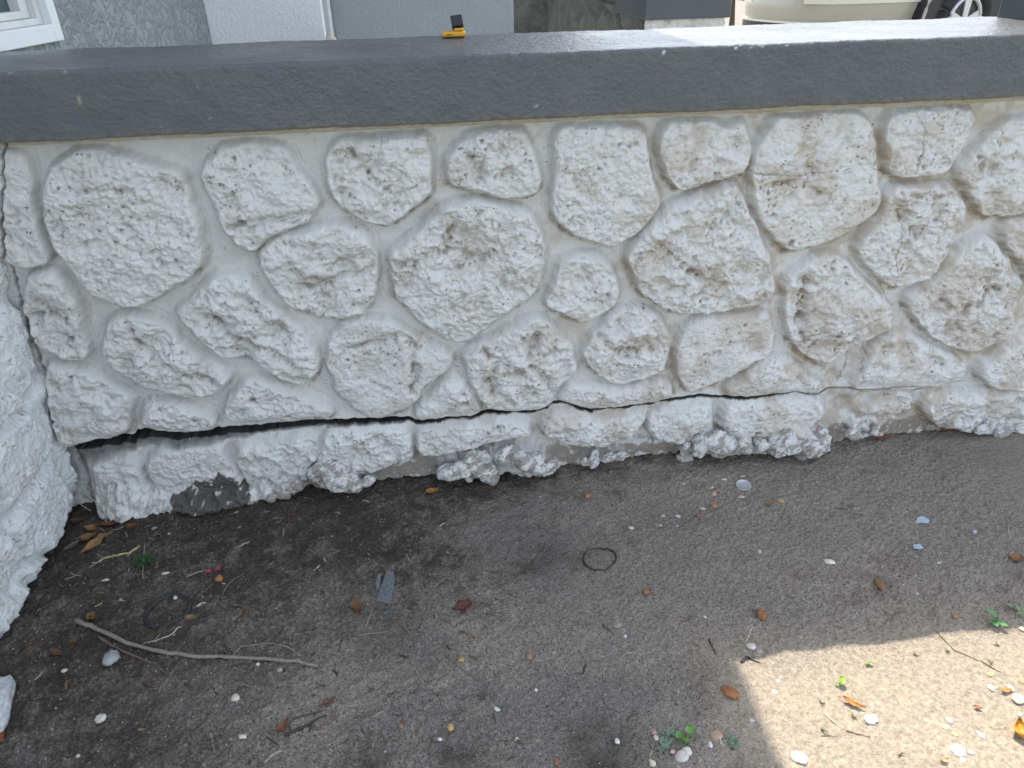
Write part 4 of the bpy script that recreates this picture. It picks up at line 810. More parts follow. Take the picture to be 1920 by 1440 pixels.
LV = [
 (176,1026,48,22,-118,gold,'long pointed golden brown leaf in front of the corner pile',.3,0),
 (205,984,44,24,200,redl,'wide reddish brown leaf lying against the footing in the left corner',.3,1),
 (171,994,26,18,160,(.33,.2,.08),'round tan leaf in the middle of the corner leaf pile',.35,0),
 (166,1011,28,20,20,(.28,.155,.06),'round brown leaf curled just above the pointed golden leaf',.4,0),
 (137,1022,36,14,55,(.2,.13,.085),'dull narrow leaf beside the foot of the pillar',.3,0),
 (152,977,30,18,10,(.13,.075,.04),'darkest brown leaf deep in the corner under the roots',.3,1),
 (199,1008,26,13,20,(.32,.19,.09),'crumpled tan leaf to the right of the corner pile',.4,1),
 (250,990,22,14,0,redl,'small red brown leaf right of the corner pile',.4,0),
 (811,925,27,18,15,(.5,.23,.05),'orange leaf on the dark soil under the middle of the wall',.5,0),
 (672,1148,42,22,-70,(.24,.12,.055),'brown curled leaf left of the glass shards',.7,1),
 (867,1142,42,30,200,(.17,.05,.03),'dark red lobed leaf right of the glass shards',.35,2),
 (1906,1051,30,18,-20,(.35,.17,.07),'orange brown leaf at the right edge of the shaded sand',.5,0),
 (1600,1322,38,12,-42,(.62,.26,.05),'narrow orange leaf in the middle of the sunlit sand',.5,0),
 (1912,1374,36,30,70,(.75,.36,.04),'large round orange leaf at the right edge of the sunlit sand',.55,0),
 (176,1163,24,16,-40,(.27,.14,.05),'curled brown leaf tucked under the thick end of the long twig',.5,1),
 (360,1162,22,14,0,(.31,.2,.1),'tan oval leaf just below right of the thick rubber ring',.5,0),
 (533,1363,26,20,60,(.26,.12,.055),'brown leaf scrap at the left end of the dark sticks',.5,1),
 (618,1317,26,13,25,(.2,.11,.07),'thin brown leaf scrap at the right end of the dark sticks',.4,1),
 (1655,823,32,12,0,(.33,.13,.05),'rust brown leaf lying along the foot of the wall',.4,0),
 (1781,809,36,14,0,(.42,.2,.08),'orange brown leaf wedged in the recess at the foot of the wall',.5,0),
 (109,1227,30,13,-30,(.15,.085,.045),'brown bark-like leaf below the pine needles',.3,0),
 (1886,1297,20,9,0,(.7,.33,.09),'small orange leaf scrap beside the white chips in the sun',.4,0),
 (1833,1329,14,7,-30,(.5,.2,.09),'tiny red brown leaf scrap left of the cream stone in the sun',.4,0),
 (1770,1427,14,10,0,(.62,.42,.2),'tiny tan leaf crumb on the sunlit sand near the bottom edge',.3,0),
 (140,1204,16,12,70,(.2,.11,.05),'small brown leaf bit between the pine needles and the long twig',.4,0),
 (1443,945,20,13,0,(.33,.22,.12),'half buried dull tan leaf left of the tan pebble',.2,0),
 (2,1388,22,16,80,(.45,.13,.04),'rust red leaf bit below the white masonry lump at the left edge',.4,0),
]
for a in LV: leaf(*a[:7], curl=a[7], lobes=a[8], group='dry leaves scattered on the ground')
leaf(392,1076,18,9,155,(.55,.08,.13),'pink red petal left of its twin above the thick ring',.3,name='red_petal',cat='petal',lift=.006,group='red petals')
leaf(411,1072,16,9,60,(.58,.09,.13),'pink red petal standing up beside the small brown bud',.5,name='red_petal',cat='petal',lift=.007,group='red petals')
# ragged nut husks
HK = [(1427,1156,20,26,(.30,.14,.06),'rough brown seed husk above the left tip of the sunlit sand'),(1648,1098,14,26,(.26,.14,.07),'narrow crumpled brown husk on the shaded sand at right'),(1211,1112,16,13,(.29,.15,.07),'small brown husk below right of the thin black ring'),
      (411,1088,17,15,(.36,.17,.06),'small orange brown bud beneath the red petals'),(1790,1158,12,9,(.40,.22,.09),'tiny orange husk left of the green seedling at the shadow edge'),(993,1233,11,19,(.36,.25,.14),'small upright tan husk on the sand in the middle'),
      (1043,1430,10,13,(.28,.14,.07),'tiny brown husk at the bottom edge of the picture'),(864,1238,15,10,(.45,.30,.12),'pale golden husk beside the slanting twig'),(1101,932,13,12,(.42,.22,.11),'orange husk with a pale top, alone right of the orange leaf'),(605,1365,9,9,(.26,.15,.09),'tiny brown crumb right of the dark sticks'),(752,1363,12,9,(.34,.17,.1),'small reddish crumb in the pale sand at the bottom')]
for x, y, w_, h_, c_, l in HK: pebble(x, y, w_, h_, c_, l, ang=.9, rough=.8, flat=.8, sink=.15, name='seed_husk', cat='seed husk', group='seed husks and crumbs')
pebble(1368,1301,38,22,(.36,.15,.06),'reddish brown wood chip at the left edge of the sunlit sand',rot=-35,ang=1,flat=.6,rough=.8,sink=.1,name='wood_chip',cat='wood chip')
iv = (.55,.51,.41); wh_ = (.62,.61,.58)
PB = [(1338,928,14,12,(.55,.36,.29),'round pink pebble below left of the silver disc',0,.9),(1338,951,13,13,(.42,.22,.10),'orange brown pebble under the round pink one',0,.8),(1309,968,10,11,(.30,.14,.07),'dark red pebble, lowest of the cluster by the silver disc',0,.8),
 (1317,953,15,8,iv,'ivory flat pebble left of the orange brown one',-10,.6),(1357,899,15,7,iv,'ivory chip-like pebble left of the silver disc',-15,.5),(1335,914,11,6,iv,'smallest ivory pebble above the round pink one',20,.5),(1390,932,15,8,(.55,.44,.40),'flat pinkish pebble directly below the silver disc',-10,.5),
 (1463,940,13,14,(.48,.33,.19),'tan pebble alone to the right of the silver disc',30,.7),(1392,893,13,7,(.5,.38,.3),'pale brown pebble touching the top of the silver disc',0,.5),(1183,990,14,9,(.52,.56,.50),'greenish white pebble up and right of the thin black ring',-15,.5),
 (1243,967,12,8,(.55,.40,.36),'pale pink pebble in the loose pebble row',-10,.6),(1271,968,13,7,wh_,'white pebble at the right end of the loose pebble row',-20,.6),(1238,986,10,6,(.52,.55,.5),'grey white pebble under the loose pebble row',0,.5),(1270,986,8,6,(.52,.55,.48),'tiny pale pebble right below the white one in the row',0,.5),
 (1281,907,14,8,(.36,.34,.31),'half buried grey pebble under the overhanging lump of the wall',0,.4),(1555,1054,23,13,(.70,.66,.55),'smooth ivory oval pebble alone on the shaded grey sand',-22,.55),(1157,1172,24,18,(.30,.25,.18),'large brown pebble half sunk in the middle sand',-10,.5),
 (1408,1214,21,15,(.64,.58,.54),'pinkish white oval pebble at the tip of the sunlit sand',-15,.6),(1424,1221,14,8,(.42,.38,.35),'grey pebble behind the pinkish white oval one',0,.5),(1288,1410,21,17,(.68,.67,.58),'white rounded pebble under the green seedling at bottom',-25,.8),
 (1278,1421,28,22,(.60,.57,.52),'biggest whitish pebble under the seedling at bottom',-15,.7),(1261,1410,11,8,(.58,.42,.36),'small pink pebble left of the white pair at bottom',0,.6),(1223,1432,13,14,(.66,.64,.46),'yellowish white pebble at the bottom edge',20,.8),
 (1332,1397,9,12,(.72,.74,.72),'white pebble between the two frosted green clumps at bottom',0,.8),(1344,1380,25,20,(.42,.30,.20),'orange brown pebble half sunk left of the right hand green clump',0,.3),(1226,1372,12,12,(.42,.27,.2),'reddish pebble left of the frosted green clumps',0,.6),
 (1230,1384,10,12,(.62,.58,.44),'cream pebble just under the reddish one',25,.6),(1157,1390,11,12,(.68,.68,.62),'pale angular pebble left of the bottom pebble group',0,.7),(969,1387,8,9,(.6,.62,.58),'small white pebble on the sand near bottom centre',0,.7),
 (441,1309,17,18,(.64,.60,.48),'squarish cream pebble on the brown soil at lower left',10,.5),(121,1257,15,9,(.72,.71,.66),'white pebble with a hole, left of the grey rock',0,.7),(845,1365,14,15,(.48,.36,.14),'yellow pebble above the dark pit at bottom',0,.6),(825,1388,11,7,(.75,.72,.70),'white pebble at the rim of the dark pit at bottom',-10,.8),
 (1005,1294,7,6,(.74,.74,.72),'tiny white pebble left of the smooth sand mound',0,.7),(146,1417,8,7,(.62,.6,.55),'small pale pebble near the bottom left corner',0,.6),(289,990,12,9,(.34,.27,.17),'tan oval pebble near the foot of the left footing',30,.5),(317,1001,6,6,(.5,.42,.3),'tiny tan pebble right of the tan oval one',0,.6),
 (226,1124,8,8,(.4,.3,.18),'small tan pebble left of the thick rubber ring',0,.6),(525,1257,12,9,(.48,.38,.30),'pale tan pebble under the end of the long twig',0,.6),(484,1246,8,6,(.7,.7,.68),'tiny white pebble under the long twig',0,.7),(1172,1193,7,7,(.6,.6,.58),'tiny white pebble below the large brown one',0,.7),
 (1322,1157,7,6,(.6,.6,.56),'tiny white pebble left of the rough brown husk',0,.7),(1425,1034,10,10,(.5,.5,.5),'dull grey white pebble in the shaded grey sand',0,.4),(1330,1012,7,5,(.52,.5,.42),'tiny ivory pebble above the middle of the grey sand',0,.4),(1720,1113,6,5,(.6,.6,.55),'tiny white pebble right of the narrow husk',0,.6),
 (1910,1312,24,17,(.78,.74,.56),'cream stone at the right edge of the sunlit sand',-10,.5),(1916,1180,11,9,(.6,.56,.42),'cream pebble on the shadow line at the right edge',0,.5),(1917,1278,16,12,(.5,.36,.2),'brown pebble at the right edge of the sunlit sand',0,.4)]
for x, y, w_, h_, c_, l, r_, fl in PB: pebble(x, y, w_, h_, c_, l, rot=r_, flat=fl, rough=.6, sink=.32, group='pebbles scattered on the ground')
CH = [(197,1089,20,7,wh_,'white oblong paint chip above the thick rubber ring at left',-4),(311,1076,17,7,wh_,'white paint chip up and right of the oblong one',6),(190,1350,20,20,(.68,.66,.6),'white broken shell chip lying in a dent at lower left',40),(454,1382,22,12,(.78,.78,.75),'bright white lumpy chip near the bottom left',-5),
 (932,1330,15,8,(.72,.72,.68),'white curled chip on the sand near bottom centre',-40),(1633,1350,27,20,(.82,.80,.72),'large white plaster flake in the sunlit sand, left of the others',-10),(1498,1421,32,24,(.82,.80,.74),'large white plaster flake at the left of the sunlit sand',-25),(1795,1409,28,24,(.84,.82,.78),'thickest white plaster piece in the sunlit sand near bottom',-30),
 (1806,1425,12,8,(.82,.8,.76),'small white crumb touching the thickest plaster piece',0),(1820,1411,12,8,(.8,.78,.72),'small white crumb right of the thickest plaster piece',0),(1780,1351,12,12,(.84,.82,.78),'white chip beside the yellow flake in the sun',0),(1770,1363,20,11,(.72,.68,.36),'yellow flake below left of its white neighbour in the sun',-30),
 (1791,1377,12,8,(.7,.65,.3),'small yellow flake, lowest of the yellow ones',-20),(1838,1378,8,17,(.78,.78,.76),'thin upright white chip in the sun right of the yellow flakes',15),(1858,1290,12,13,(.8,.8,.75),'white chip left of the small orange leaf scrap in the sun',0),(1895,1290,10,13,(.82,.82,.8),'white chip right of the small orange leaf scrap in the sun',0),
 (1857,1265,13,9,(.72,.64,.28),'yellow crumb under the end of the thin stem in the sun',0),(1452,1298,11,12,(.78,.77,.7),'white chip at the left of the sunlit sand',20),(1458,1277,8,7,(.78,.75,.68),'tiny white chip above the one at the left of the sunlit sand',0),(1736,1351,10,8,(.76,.74,.64),'dull cream flake in the middle of the sunlit sand',0),
 (378,1133,20,7,(.62,.6,.55),'pale knobbly shell chip touching the right of the thick ring',25),(329,1121,9,12,(.66,.65,.6),'small white chip on the upper rim of the thick rubber ring',20),(1912,1340,11,6,(.76,.72,.5),'cream flake above the large orange leaf',0),(1409,1350,12,7,(.62,.6,.54),'pale flake on the shadow edge below the wood chip',-20)]
for x, y, w_, h_, c_, l, r_ in CH: pebble(x, y, w_, h_, c_, l, rot=r_, ang=1, flat=.28, rough=.75, sink=.2, name='plaster_chip', cat='chip', group='pale chips and flakes on the ground')
pebble(210,1238,26,34,(.36,.38,.38),'rough grey rock below the long twig at left',ang=.8,flat=.7,rough=.85,sink=.2,name='rock',cat='rock')
pebble(1283,862,40,24,(.52,.50,.46),'grey white stone fragment lying under the wall left of the big overhang',ang=.8,flat=.8,rough=.85,sink=.2,name='stone_fragment',cat='stone')
# white masonry lump at the left edge
p = at(6, 1340); bm = bmesh.new(); bmesh.ops.create_icosphere(bm, subdivisions=5, radius=1)
for v in bm.verts:
    n_ = mnoise.noise(v.co*1.3+Vector((4, 1, 0)))*.3+mnoise.noise(v.co*5)*.07+mnoise.noise(v.co*14)*.03
    c_ = v.co*(1+n_); v.co = Vector((c_.x*.024+.012*c_.y*-.6, c_.y*.052, c_.z*.026))
me = bpy.data.meshes.new('masonry_lump'); bm.to_mesh(me); bm.free(); me.polygons.foreach_set('use_smooth', [True]*len(me.polygons))
o = link('masonry_lump', me, tone((.60, .62, .63), .8)); o.location = p+Vector((-.008, -.002, .012)); tag(o, 'broken white painted masonry lump at the lower left edge', 'masonry')
# silver disc
p = at(1394, 910); r = mm(27, p)/2; q = MB(); n = 40; rings = [(r*.97, .0), (r, .0006), (r, .0013), (r*.965, .0019), (r*.90, .0019), (r*.87, .0015), (r*.02, .0016)]
vs = [(a*math.cos(2*math.pi*k/n), a*math.sin(2*math.pi*k/n), z) for a, z in rings for k in range(n)]
q.add(vs, [(i*n+k, i*n+(k+1) % n, (i+1)*n+(k+1) % n, (i+1)*n+k) for i in range(len(rings)-1) for k in range(n)]+[tuple(range(n))[::-1], tuple((len(rings)-1)*n+k for k in range(n))])
simple('silver', (.62, .65, .68), .38, .08, 90, 300, .0003, metal=.75)
o = q.build('metal_disc', M['silver'], None, True); o.location = p+Vector((0, 0, .001)); o.rotation_euler = (R(6), R(-3), 0); tag(o, 'flat silver metal disc lying on the sand in front of the wall', 'disc')
# rings
def ring(px, py, wpx, hpx, tpx, col, label, name, seed, bury):
    p = at(px, py); a = mm(wpx, p)/2; b2 = a; q = MB(); rr = mm(tpx, p)/2; P_ = []
    for k in range(61):
        t = 2*math.pi*k/60; x = a*(1+.05*math.sin(2*t+seed))*math.cos(t); y = b2*(1+.06*math.sin(3*t+seed))*math.sin(t)
        P_.append(Vector((p.x+x, p.y+y, gz(p.x+x, p.y+y)+rr*bury+.0012*math.sin(t*2+seed))))
    q.tube(P_, rr, 9); return tag(q.build(name, tone(col, .6), None, True), label, 'ring')
ring(1124,1048,58,44,3.8,(.03,.028,.027),'thin black rubber ring lying on grey sand in the middle','rubber_ring',1.0,.05)
ring(315,1145,68,60,8,(.035,.033,.036),'thick dark rubber ring half buried in the soil at left','rubber_ring',2.4,.15)
# twigs and stems
gr = (.27,.235,.20); st = (.48,.42,.28); dkw = (.065,.05,.042)
twig([(143,1168),(165,1175),(200,1190),(250,1213),(320,1230),(390,1235),(440,1235),(520,1240),(597,1251)],6.4,gr,'long curved grey brown twig with a side branch on the soil at lower left',taper=(1.15,.8),lift=.002,branches=[([(437,1231),(452,1214),(480,1211),(510,1208),(540,1215),(568,1233)],3.6)])
TW = [([(185,1195),(210,1213),(250,1230),(290,1245),(312,1264)],5,(.15,.115,.09),'darker twig lying just under the long curved one'),
 ([(827,1223),(850,1241),(875,1262),(922,1292)],3.2,(.2,.175,.15),'straight thin twig slanting across the pale sand in the middle'),
 ([(668,1192),(700,1189),(735,1184)],3.2,(.25,.23,.19),'short grey stick lying level below the glass shards'),([(757,1175),(767,1188),(777,1201)],4.4,(.2,.16,.12),'short thick brown stick right of the level grey one'),
 ([(686,1177),(692,1160),(699,1141)],3,(.34,.29,.21),'pale stick leaning from the curled brown leaf to the glass shards'),([(535,1381),(560,1368),(585,1356),(612,1343)],5.5,dkw,'thick dark stick, lower of the pair at the bottom'),
 ([(550,1350),(575,1342),(610,1333)],3,dkw,'thin dark stick, upper of the pair at the bottom'),([(500,1383),(512,1392),(524,1398)],3.5,dkw,'short dark bent stick left of the pair at the bottom'),([(497,1430),(510,1420),(530,1409)],5.5,(.38,.34,.27),'short pale wooden splinter at the bottom left'),
 ([(395,1376),(399,1392),(403,1412)],3,(.33,.28,.22),'short upright pale stem left of the bright white lumpy chip'),([(1390,1243),(1400,1232),(1412,1238),(1424,1243)],4.5,(.05,.04,.035),'black forked twig at the tip of the sunlit sand'),([(1329,1200),(1342,1228)],3,dkw,'short dark stick left of the sunlit tip'),
 ([(1546,1340),(1560,1352),(1583,1369)],3.2,(.62,.55,.33),'straw coloured stalk on the sunlit sand'),([(1587,1370),(1610,1377),(1633,1382)],2,(.2,.12,.09),'thin reddish stem right of the straw coloured stalk'),([(1130,1173),(1152,1190)],3,(.1,.085,.07),'dark stick touching the large brown pebble'),
 ([(1540,1380),(1570,1381)],1.6,(.25,.2,.12),'hair thin stem below the straw coloured stalk'),([(1042,1362),(1052,1372)],2,(.12,.1,.09),'tiny dark stick on the sand left of the pebble group'),([(712,1190),(716,1207)],2,(.24,.21,.18),'tiny stick under the level grey one'),
 ([(700,1345),(715,1337),(730,1325)],2.6,(.42,.38,.3),'short pale stick on the light sand near the bottom'),([(720,953),(722,975)],3,(.12,.08,.05),'dark brown stick above the dark pit near the wall'),([(541,960),(542,985)],3.5,(.12,.07,.045),'reddish dark stick standing near the wall footing')]
for pts, r_, c_, l in TW: twig(pts, r_, c_, l, group='twigs and sticks on the ground')
SW = [([(172,1056),(200,1046),(226,1040),(245,1037),(262,1024)],2.6,(.42,.42,.22),'straw with a husk end above the green tuft at left',(.7,1.8)),([(265,1207),(290,1201),(316,1192),(338,1174)],2.4,(.56,.48,.36),'pale curved straw above the long twig',(.7,1)),
 ([(349,1083),(365,1076),(381,1072)],5,(.36,.32,.2),'flat tan grass blade left of the red petals',(.5,.6)),([(442,1029),(455,1022),(468,1017)],4,(.4,.36,.24),'flat tan grass blade right of the green tuft, nearest the wall',(.5,.6)),([(1754,1182),(1762,1192),(1790,1220),(1830,1237),(1877,1260)],2.2,(.28,.2,.11),'long thin brown stem crossing the shadow line at right',(1,.6)),
 ([(1411,1176),(1403,1192),(1398,1206)],2,(.6,.56,.4),'pale stem standing on the pinkish white oval pebble',(.7,1)),([(1217,1430),(1219,1418),(1222,1408)],2,(.5,.45,.38),'short curved rootlet above the yellowish pebble',(.7,1)),([(588,1070),(600,1060)],4,(.48,.44,.33),'pale straw bit right of the green soil left of the pit',(.6,.6)),
 ([(679,939),(691,940)],2.6,(.5,.45,.36),'tiny straw bit under the wall left of the orange leaf',(.6,.6)),([(825,987),(834,980)],2.4,(.62,.6,.55),'tiny white straw right of the dark pit near the wall',(.6,.6)),([(415,1120),(430,1095),(458,1074)],2,(.27,.22,.16),'curved brown stem right of the red petals',(.8,.6)),([(372,1118),(388,1105),(402,1093)],2,(.24,.2,.15),'brown stem leading down from the small bud',(.8,.6)),
 ([(170,980),(200,1000),(240,984)],2,(.34,.28,.2),'thin stem lying across the corner leaf pile',(.8,.8)),([(122,1088),(142,1076)],2,(.32,.27,.22),'short pale stem left of the oblong paint chip',(.8,.8)),([(865,1093),(877,1104)],1.8,(.4,.38,.33),'tiny thin straw right of the glass shards',(.8,.8)),([(815,1101),(833,1086)],1.8,(.4,.37,.32),'thin straw between the glass shards and the red leaf',(.8,.8)),
 ([(1888,983),(1893,1006)],1.8,(.4,.38,.33),'thin pale straw near the right edge of the shaded sand',(.8,.8)),([(1884,1052),(1898,1035)],2,(.5,.46,.38),'short pale straw left of the orange brown leaf at the right edge',(.8,.8)),([(1292,1395),(1300,1398),(1315,1400)],2,(.5,.4,.3),'pinkish rootlet below the green seedling',(.8,.6)),([(1350,1380),(1352,1396)],3,(.6,.57,.5),'pale splinter on the half sunk orange brown pebble',(.8,.8))]
for pts, r_, c_, l, tp_ in SW: twig(pts, r_, c_, l, name='straw', cat='straw', taper=tp_, group='straws and stems on the ground')
for k, (pts, l) in enumerate([([(52,1228),(72,1208),(95,1192)],'pine needle, upper of the three by the foot of the pillar'),([(48,1232),(70,1214),(90,1203)],'pine needle between the other two by the foot of the pillar'),([(55,1190),(50,1205),(48,1222)],'upright pine needle touching the foot of the pillar')]):
    twig(pts, 2.2, (.17,.1,.06), l, name='pine_needle', cat='pine needle', group='pine needles', taper=(1, .6))
# dry roots hanging out of the corner
q = MB(); 
def rt(pts, r0): 
    q.tube([Vector(on_y(a, b2, yy)) for a, b2, yy in pts], [r0*.0011*(1-.3*i/len(pts)) for i in range(len(pts))], 6)
rt([(200,905,-.012),(202,930,-.02),(199,960,-.03),(198,978,-.035)], 1.8); rt([(140,905,.02),(160,925,-.0),(180,942,-.018),(198,947,-.026)], 1.1); rt([(143,903,.02),(165,912,.0),(185,925,-.015),(200,942,-.026)], .9)
rt([(172,885,.01),(175,910,-.005),(185,930,-.018),(197,946,-.026)], 1.0); rt([(180,890,.01),(186,915,-.01),(195,935,-.02),(200,946,-.028)], .9); rt([(168,900,.01),(180,925,-.01),(195,945,-.024)], .7); rt([(145,920,.02),(150,945,.0),(170,958,-.01)], .7)
tag(q.build('dry_roots', tone((.42,.40,.36), .8), None, True), 'dry whitish roots hanging out of the gap between pillar and footing', 'roots')
# clear shards
def shard(poly, label, name='glass_shard', cat='glass', col=(.55, .62, .66), th=.0007, tilt=.0, group=None, rough=.15, tr=.8):
    pts = [at(a, b2) for a, b2 in poly]; z0 = max(p.z for p in pts)+.0006; c_ = sum((p.x for p in pts))/len(pts); n_ = len(pts)
    v = [(p.x, p.y, z0+(p.x-c_)*tilt) for p in pts]+[(p.x, p.y, z0+(p.x-c_)*tilt+th) for p in pts]
    q = MB(); q.add(v, [tuple(range(n_)), tuple(range(2*n_-1, n_-1, -1))]+[(i, n_+i, n_+(i+1) % n_, (i+1) % n_) for i in range(n_)])
    return tag(q.build(name, tone(col, rough, 0, .1, tr)), label, cat, group)
shard([(725,1076),(737,1074),(741,1085),(738,1112),(731,1135),(718,1133),(706,1130),(712,1108)],'larger clear glass shard lying on the soil in the middle')
shard([(709,1080),(715,1079),(713,1100),(708,1112),(703,1098)],'slim glass splinter at the left of the larger shard')
shard([(718,1148),(730,1148),(723,1156)],'small glass tip below the larger shard')
bl = (.5, .62, .72)
shard([(1720,972),(1730,971),(1742,980),(1740,985),(1729,982),(1716,981)],'pale blue plastic scrap with a tail on the grey sand','plastic_scrap','plastic',bl,.002,.3,None,.3,.1)
shard([(1711,1025),(1722,1026),(1730,1030),(1724,1032),(1713,1029)],'smaller pale blue plastic scrap below the tailed one','plastic_scrap','plastic',bl,.002,.3,None,.3,.1)
shard([(1756,1049),(1760,1055),(1766,1053),(1763,1057),(1758,1058)],'tiny white plastic hook right of the pale blue scraps','plastic_scrap','plastic',(.7,.72,.74),.0015,.2,None,.3,.1)
shard([(1823,998),(1829,997),(1831,1001),(1825,1003)],'tiny bluish plastic flake, rightmost of the scraps','plastic_scrap','plastic',bl,.0015,.2,None,.3,.1)
# green plants
green = (.10,.26,.04)
def plant(name, label, cat, px, py, leaves, stem_h=.012, col=green):
    p = at(px, py); r_ = empty(name, tuple(p)); tag(r_, label, cat)
    for (dx, dy, l, w_, rot, h_) in leaves:
        t = at(px+dx, py+dy, h_); L2 = mm(l, t); W2 = mm(w_, t); nu, nv = 11, 5; v = []
        for i in range(nu):
            u_ = i/(nu-1); wd_ = max(.03, math.sin(math.pi*u_**.85)**.7)
            for j in range(nv): y_ = (j/(nv-1)*2-1); v.append(((u_-.5)*L2, y_*W2/2*wd_, .10*L2*(1-(2*u_-1)**2)+.22*W2*y_*y_))
        n0 = len(v); v += [(x, y, z-.0004) for x, y, z in v]; f_ = []
        for i in range(nu-1):
            for j in range(nv-1): a = i*nv+j; f_ += [(a, a+nv, a+nv+1, a+1), (n0+a, n0+a+1, n0+a+nv+1, n0+a+nv)]
        q = MB(); q.add(v, f_); o = q.build('leaf', tone(col, .4, .2, .08), None, True); o.location = (t.x, t.y, t.z+.001); o.rotation_euler = (R(8), R(-8), R(rot)); place(o, r_)
        q = MB(); a = Vector((math.cos(R(rot)), math.sin(R(rot)), 0)); q.tube([p+Vector((0, 0, .0)), p.lerp(t, .5)+Vector((0, 0, .002)), t-a*L2*.48+Vector((0, 0, .001))], .0006, 5); place(q.build('stem', tone((.3,.32,.12), .6), None, True), r_)
    return r_
plant('seedling','green seedling with round leaves above the white pebble pair at bottom','plant',1284,1390,[(-10,-7,17,16,200,.008),(9,-20,17,17,70,.012),(3,0,13,8,-20,.005),(-1,6,10,6,-80,.003)])
plant('seedling','green seedling with three narrow leaves at the shadow line on the right','plant',1866,1168,[(-8,-14,20,12,130,.010),(-1,4,15,12,-100,.005),(13,5,18,9,-45,.006),(1,-2,8,6,40,.004)],col=(.11,.28,.09))
plant('seedling','single bright green leaf sprout on the sunlit sand','plant',1574,1283,[(4,-6,15,12,70,.006),(-3,2,8,4,-40,.002)],col=(.22,.42,.02))
plant('seedling','faint grey green seedling at the right edge above the shadow line','plant',1905,1147,[(-12,-8,14,9,150,.003),(4,-4,14,8,60,.004),(8,6,12,7,-30,.003)],col=(.16,.24,.12))
plant('seedling','tiny pair of green leaflets in the sunlit sand','plant',1629,1243,[(-3,2,7,5,200,.002),(4,2,7,5,-20,.002)],col=(.25,.38,.06))
for (x, y, l) in [(1718,1229,'tiny dark sprout left of the thin stem in the sun'),(1775,1222,'upright dark sprout touching the thin stem in the sun'),(1871,1210,'tiny sprout right of the thin stem near the shadow line'),(1856,1243,'tiny sprout under the thin stem in the sun'),(1541,1320,'thin sprout left of the narrow orange leaf'),(1601,1346,'tiniest sprout below the narrow orange leaf'),(1540,1372,'sprout below the straw coloured stalk'),(1688,1415,'sprout at the bottom of the sunlit sand')]:
    p = at(x, y); q = MB(); rnd = random.Random(x)
    for k in range(6):
        a = rnd.uniform(0, 6.28); l_ = rnd.uniform(.003, .0065); e_ = p+Vector((math.cos(a)*l_, math.sin(a)*l_, rnd.uniform(.001, .004)))
        q.tube([p, p.lerp(e_, .6)+Vector((0, 0, .001)), e_], [.0005, .0008, .0003], 5)
    tag(q.build('sprout', tone((.16,.17,.06), .6), None, True), l, 'sprout', 'tiny sprouts in the sunlit sand')
# green tuft
p = at(272, 1057); q = MB(); rnd = random.Random(8)
for k in range(70):
    a = rnd.uniform(0, 6.28); l_ = rnd.uniform(.010, .024); h_ = rnd.uniform(.002, .012); w_ = .0009; d = Vector((math.cos(a), math.sin(a), 0)); s2 = Vector((-d.y, d.x, 0))*w_
    m1 = p+d*l_*.55+Vector((0, 0, h_)); t1 = p+d*l_+Vector((0, 0, h_*.7)); q.add([p-s2*.6, p+s2*.6, m1+s2, t1, m1-s2], [(0, 1, 2, 4), (4, 2, 3)])
    for sg in (-1, 1):
        for kk in (.45, .7): c_ = p+d*l_*kk+Vector((0, 0, h_*.9)); e_ = c_+d*.004+Vector((-d.y, d.x, 0))*sg*.0035; q.add([c_, c_+d*.0012, e_], [(0, 1, 2)])
tag(q.build('grass_tuft', tone((.03,.13,.035), .5), None, True), 'small feathery dark green tuft on the soil at left', 'plant')
twig([(268,1085),(269,1060),(272,1030),(274,1022)],2,(.33,.27,.2),'straight brown stem rising through the green tuft',name='straw',cat='straw',group='straws and stems on the ground',hi=(.001,.006))
# frosted green clumps
def clump(px, py, r_, label):
    p = at(px, py); q = MB(); rnd = random.Random(px); rr = mm(r_, p)
    for k in range(34):
        a = rnd.uniform(0, 6.28); l_ = rr*rnd.uniform(.25, 1); c_ = p+Vector((math.cos(a)*l_, math.sin(a)*l_, .001+.004*(1-l_/rr)+rnd.uniform(0, .002))); s_ = rr*rnd.uniform(.16, .32)
        u_ = Vector((math.cos(a), math.sin(a), rnd.uniform(-.2, .5))).normalized(); v_ = u_.cross(Vector((0, 0, 1))).normalized(); w2 = u_.cross(v_)
        pts = [c_+u_*s_*math.cos(t)+v_*s_*.8*math.sin(t)+w2*.0004*math.cos(3*t) for t in [i*math.pi/4 for i in range(8)]]; q.add([c_-w2*s_*.2]+pts, [(0, 1+i, 1+(i+1) % 8) for i in range(8)])
    tag(q.build('herb_clump', tone((.17,.25,.17), .7), None, True), label, 'plant', 'grey green herb clumps')
clump(1256,1378,12,'upper grey green clump left of the round leaved seedling'); clump(1246,1397,13,'lower grey green clump left of the round leaved seedling'); clump(1370,1390,13,'grey green clump right of the half sunk orange brown pebble')
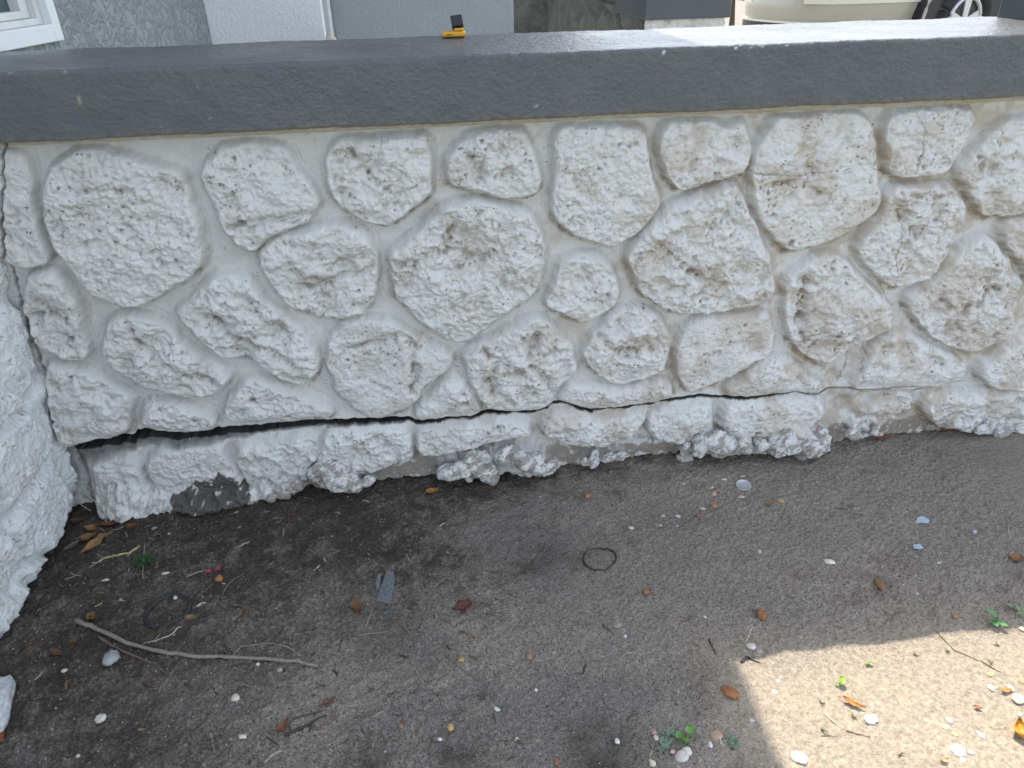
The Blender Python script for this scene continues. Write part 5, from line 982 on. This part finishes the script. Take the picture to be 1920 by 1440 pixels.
# loose grit, one object: nobody could count it
rnd = np.random.RandomState(12); V_ = []; F_ = []; CL = []
oct_ = np.array([(1,0,0),(-1,0,0),(0,1,0),(0,-1,0),(0,0,1),(0,0,-1)], float); of = [(0,2,4),(2,1,4),(1,3,4),(3,0,4),(2,0,5),(1,2,5),(3,1,5),(0,3,5)]
cnt = 17000; gxs = rnd.uniform(-.74, 1.02, cnt); gys = rnd.uniform(-.78, .02, cnt)
dens = .12+.75*sstep(.4, -.3, gxs)+.25*fbm(gxs, gys, 9, 3, 61); dens = dens*(1-.8*(sstep(-.42, -.5, gys)*sstep(.36, .42, gxs))); kp = rnd.rand(cnt) < dens; gxs = gxs[kp]; gys = gys[kp]; gzs = ground_z(gxs, gys)
pal = np.array([(.45,.43,.40),(.08,.06,.05),(.30,.26,.2),(.05,.045,.04),(.42,.36,.28),(.6,.6,.58),(.12,.09,.06)])
for x, y, z in zip(gxs, gys, gzs):
    s = .0005+.0011*rnd.rand()**3+(.0014 if rnd.rand() < .012 else 0); R3 = rnd.normal(size=(3, 3))*.35+np.eye(3); v = (oct_*rnd.uniform(.6, 1.2, (6, 1)))@R3*s; v[:, 2] *= .7
    n0 = len(V_); V_ += [(a+x, b2+y, c_+z+s*.3) for a, b2, c_ in v]; F_ += [(i+n0, j+n0, k+n0) for i, j, k in of]; CL += [pal[rnd.choice(7, p=[.03,.31,.24,.22,.09,.004,.106])]]*6
me = pymesh('grit', V_, F_, False); a = me.color_attributes.new('tint', 'FLOAT_COLOR', 'POINT'); cl = np.concatenate([np.array(CL), np.ones((len(CL), 1))], 1); a.data.foreach_set('color', cl.astype(np.float32).ravel())
mt, nt, bs = newmat('grit'); at_ = N(nt, 'ShaderNodeAttribute', attribute_name='tint'); nt.links.new(at_.outputs['Color'], bs.inputs['Base Color']); bs.inputs['Roughness'].default_value = .7
o = link('grit', me, mt); o['kind'] = 'stuff'; o['label'] = 'loose grains of grit strewn over the soil'; o['category'] = 'grit'

# crumbled plant litter, one object: short stems, needles and leaf crumbs strewn over the dark soil
rnd2 = random.Random(77); q = MB(); k = 0
while k < 700:
    x = rnd2.uniform(-.72, .75); y = rnd2.uniform(-.72, .0)
    d = max(0, min(1, (.25-x)/.8))*(.55+.45*max(0, min(1, (y+.75)/.7)))+.015+.9*math.exp(-((x+.68)**2+(y+.08)**2)/.012)
    if x > .38 and y < -.47: d *= .4
    if rnd2.random() > d: continue
    k += 1; z = gz(x, y); a = rnd2.uniform(0, 6.28); l_ = rnd2.uniform(.003, .011)*(1.5 if rnd2.random() < .12 else 1); w_ = rnd2.uniform(.00035, .0009) if rnd2.random() < .7 else rnd2.uniform(.001, .0022)
    b_ = rnd2.uniform(-.5, .5); c1 = Vector((x, y, z+.0006)); d1 = Vector((math.cos(a), math.sin(a), 0))*l_; d2 = Vector((math.cos(a+b_), math.sin(a+b_), 0))*l_; p1 = c1+d1; p2 = p1+d2
    p1.z = gz(p1.x, p1.y)+rnd2.uniform(.0003, .0014); p2.z = gz(p2.x, p2.y)+rnd2.uniform(.0002, .0016); q.tube([c1, p1, p2], [w_*.7, w_, w_*.5], 4)
mt, nt, bs = newmat('plant_litter'); g_ = N(nt, 'ShaderNodeNewGeometry'); rr = N(nt, 'ShaderNodeValToRGB'); nt.links.new(g_.outputs['Random Per Island'], rr.inputs[0])
e = rr.color_ramp.elements; e[0].position = 0; e[0].color = (.035, .027, .02, 1); e[1].position = 1; e[1].color = (.33, .28, .19, 1); m1_ = e.new(.5); m1_.color = (.08, .055, .035, 1); m2_ = e.new(.8); m2_.color = (.19, .12, .06, 1)
nt.links.new(rr.outputs[0], bs.inputs['Base Color']); bs.inputs['Roughness'].default_value = .8
o = q.build('plant_litter', mt); o['kind'] = 'stuff'; o['label'] = 'crumbled stems and needles strewn over the dark soil'; o['category'] = 'litter'
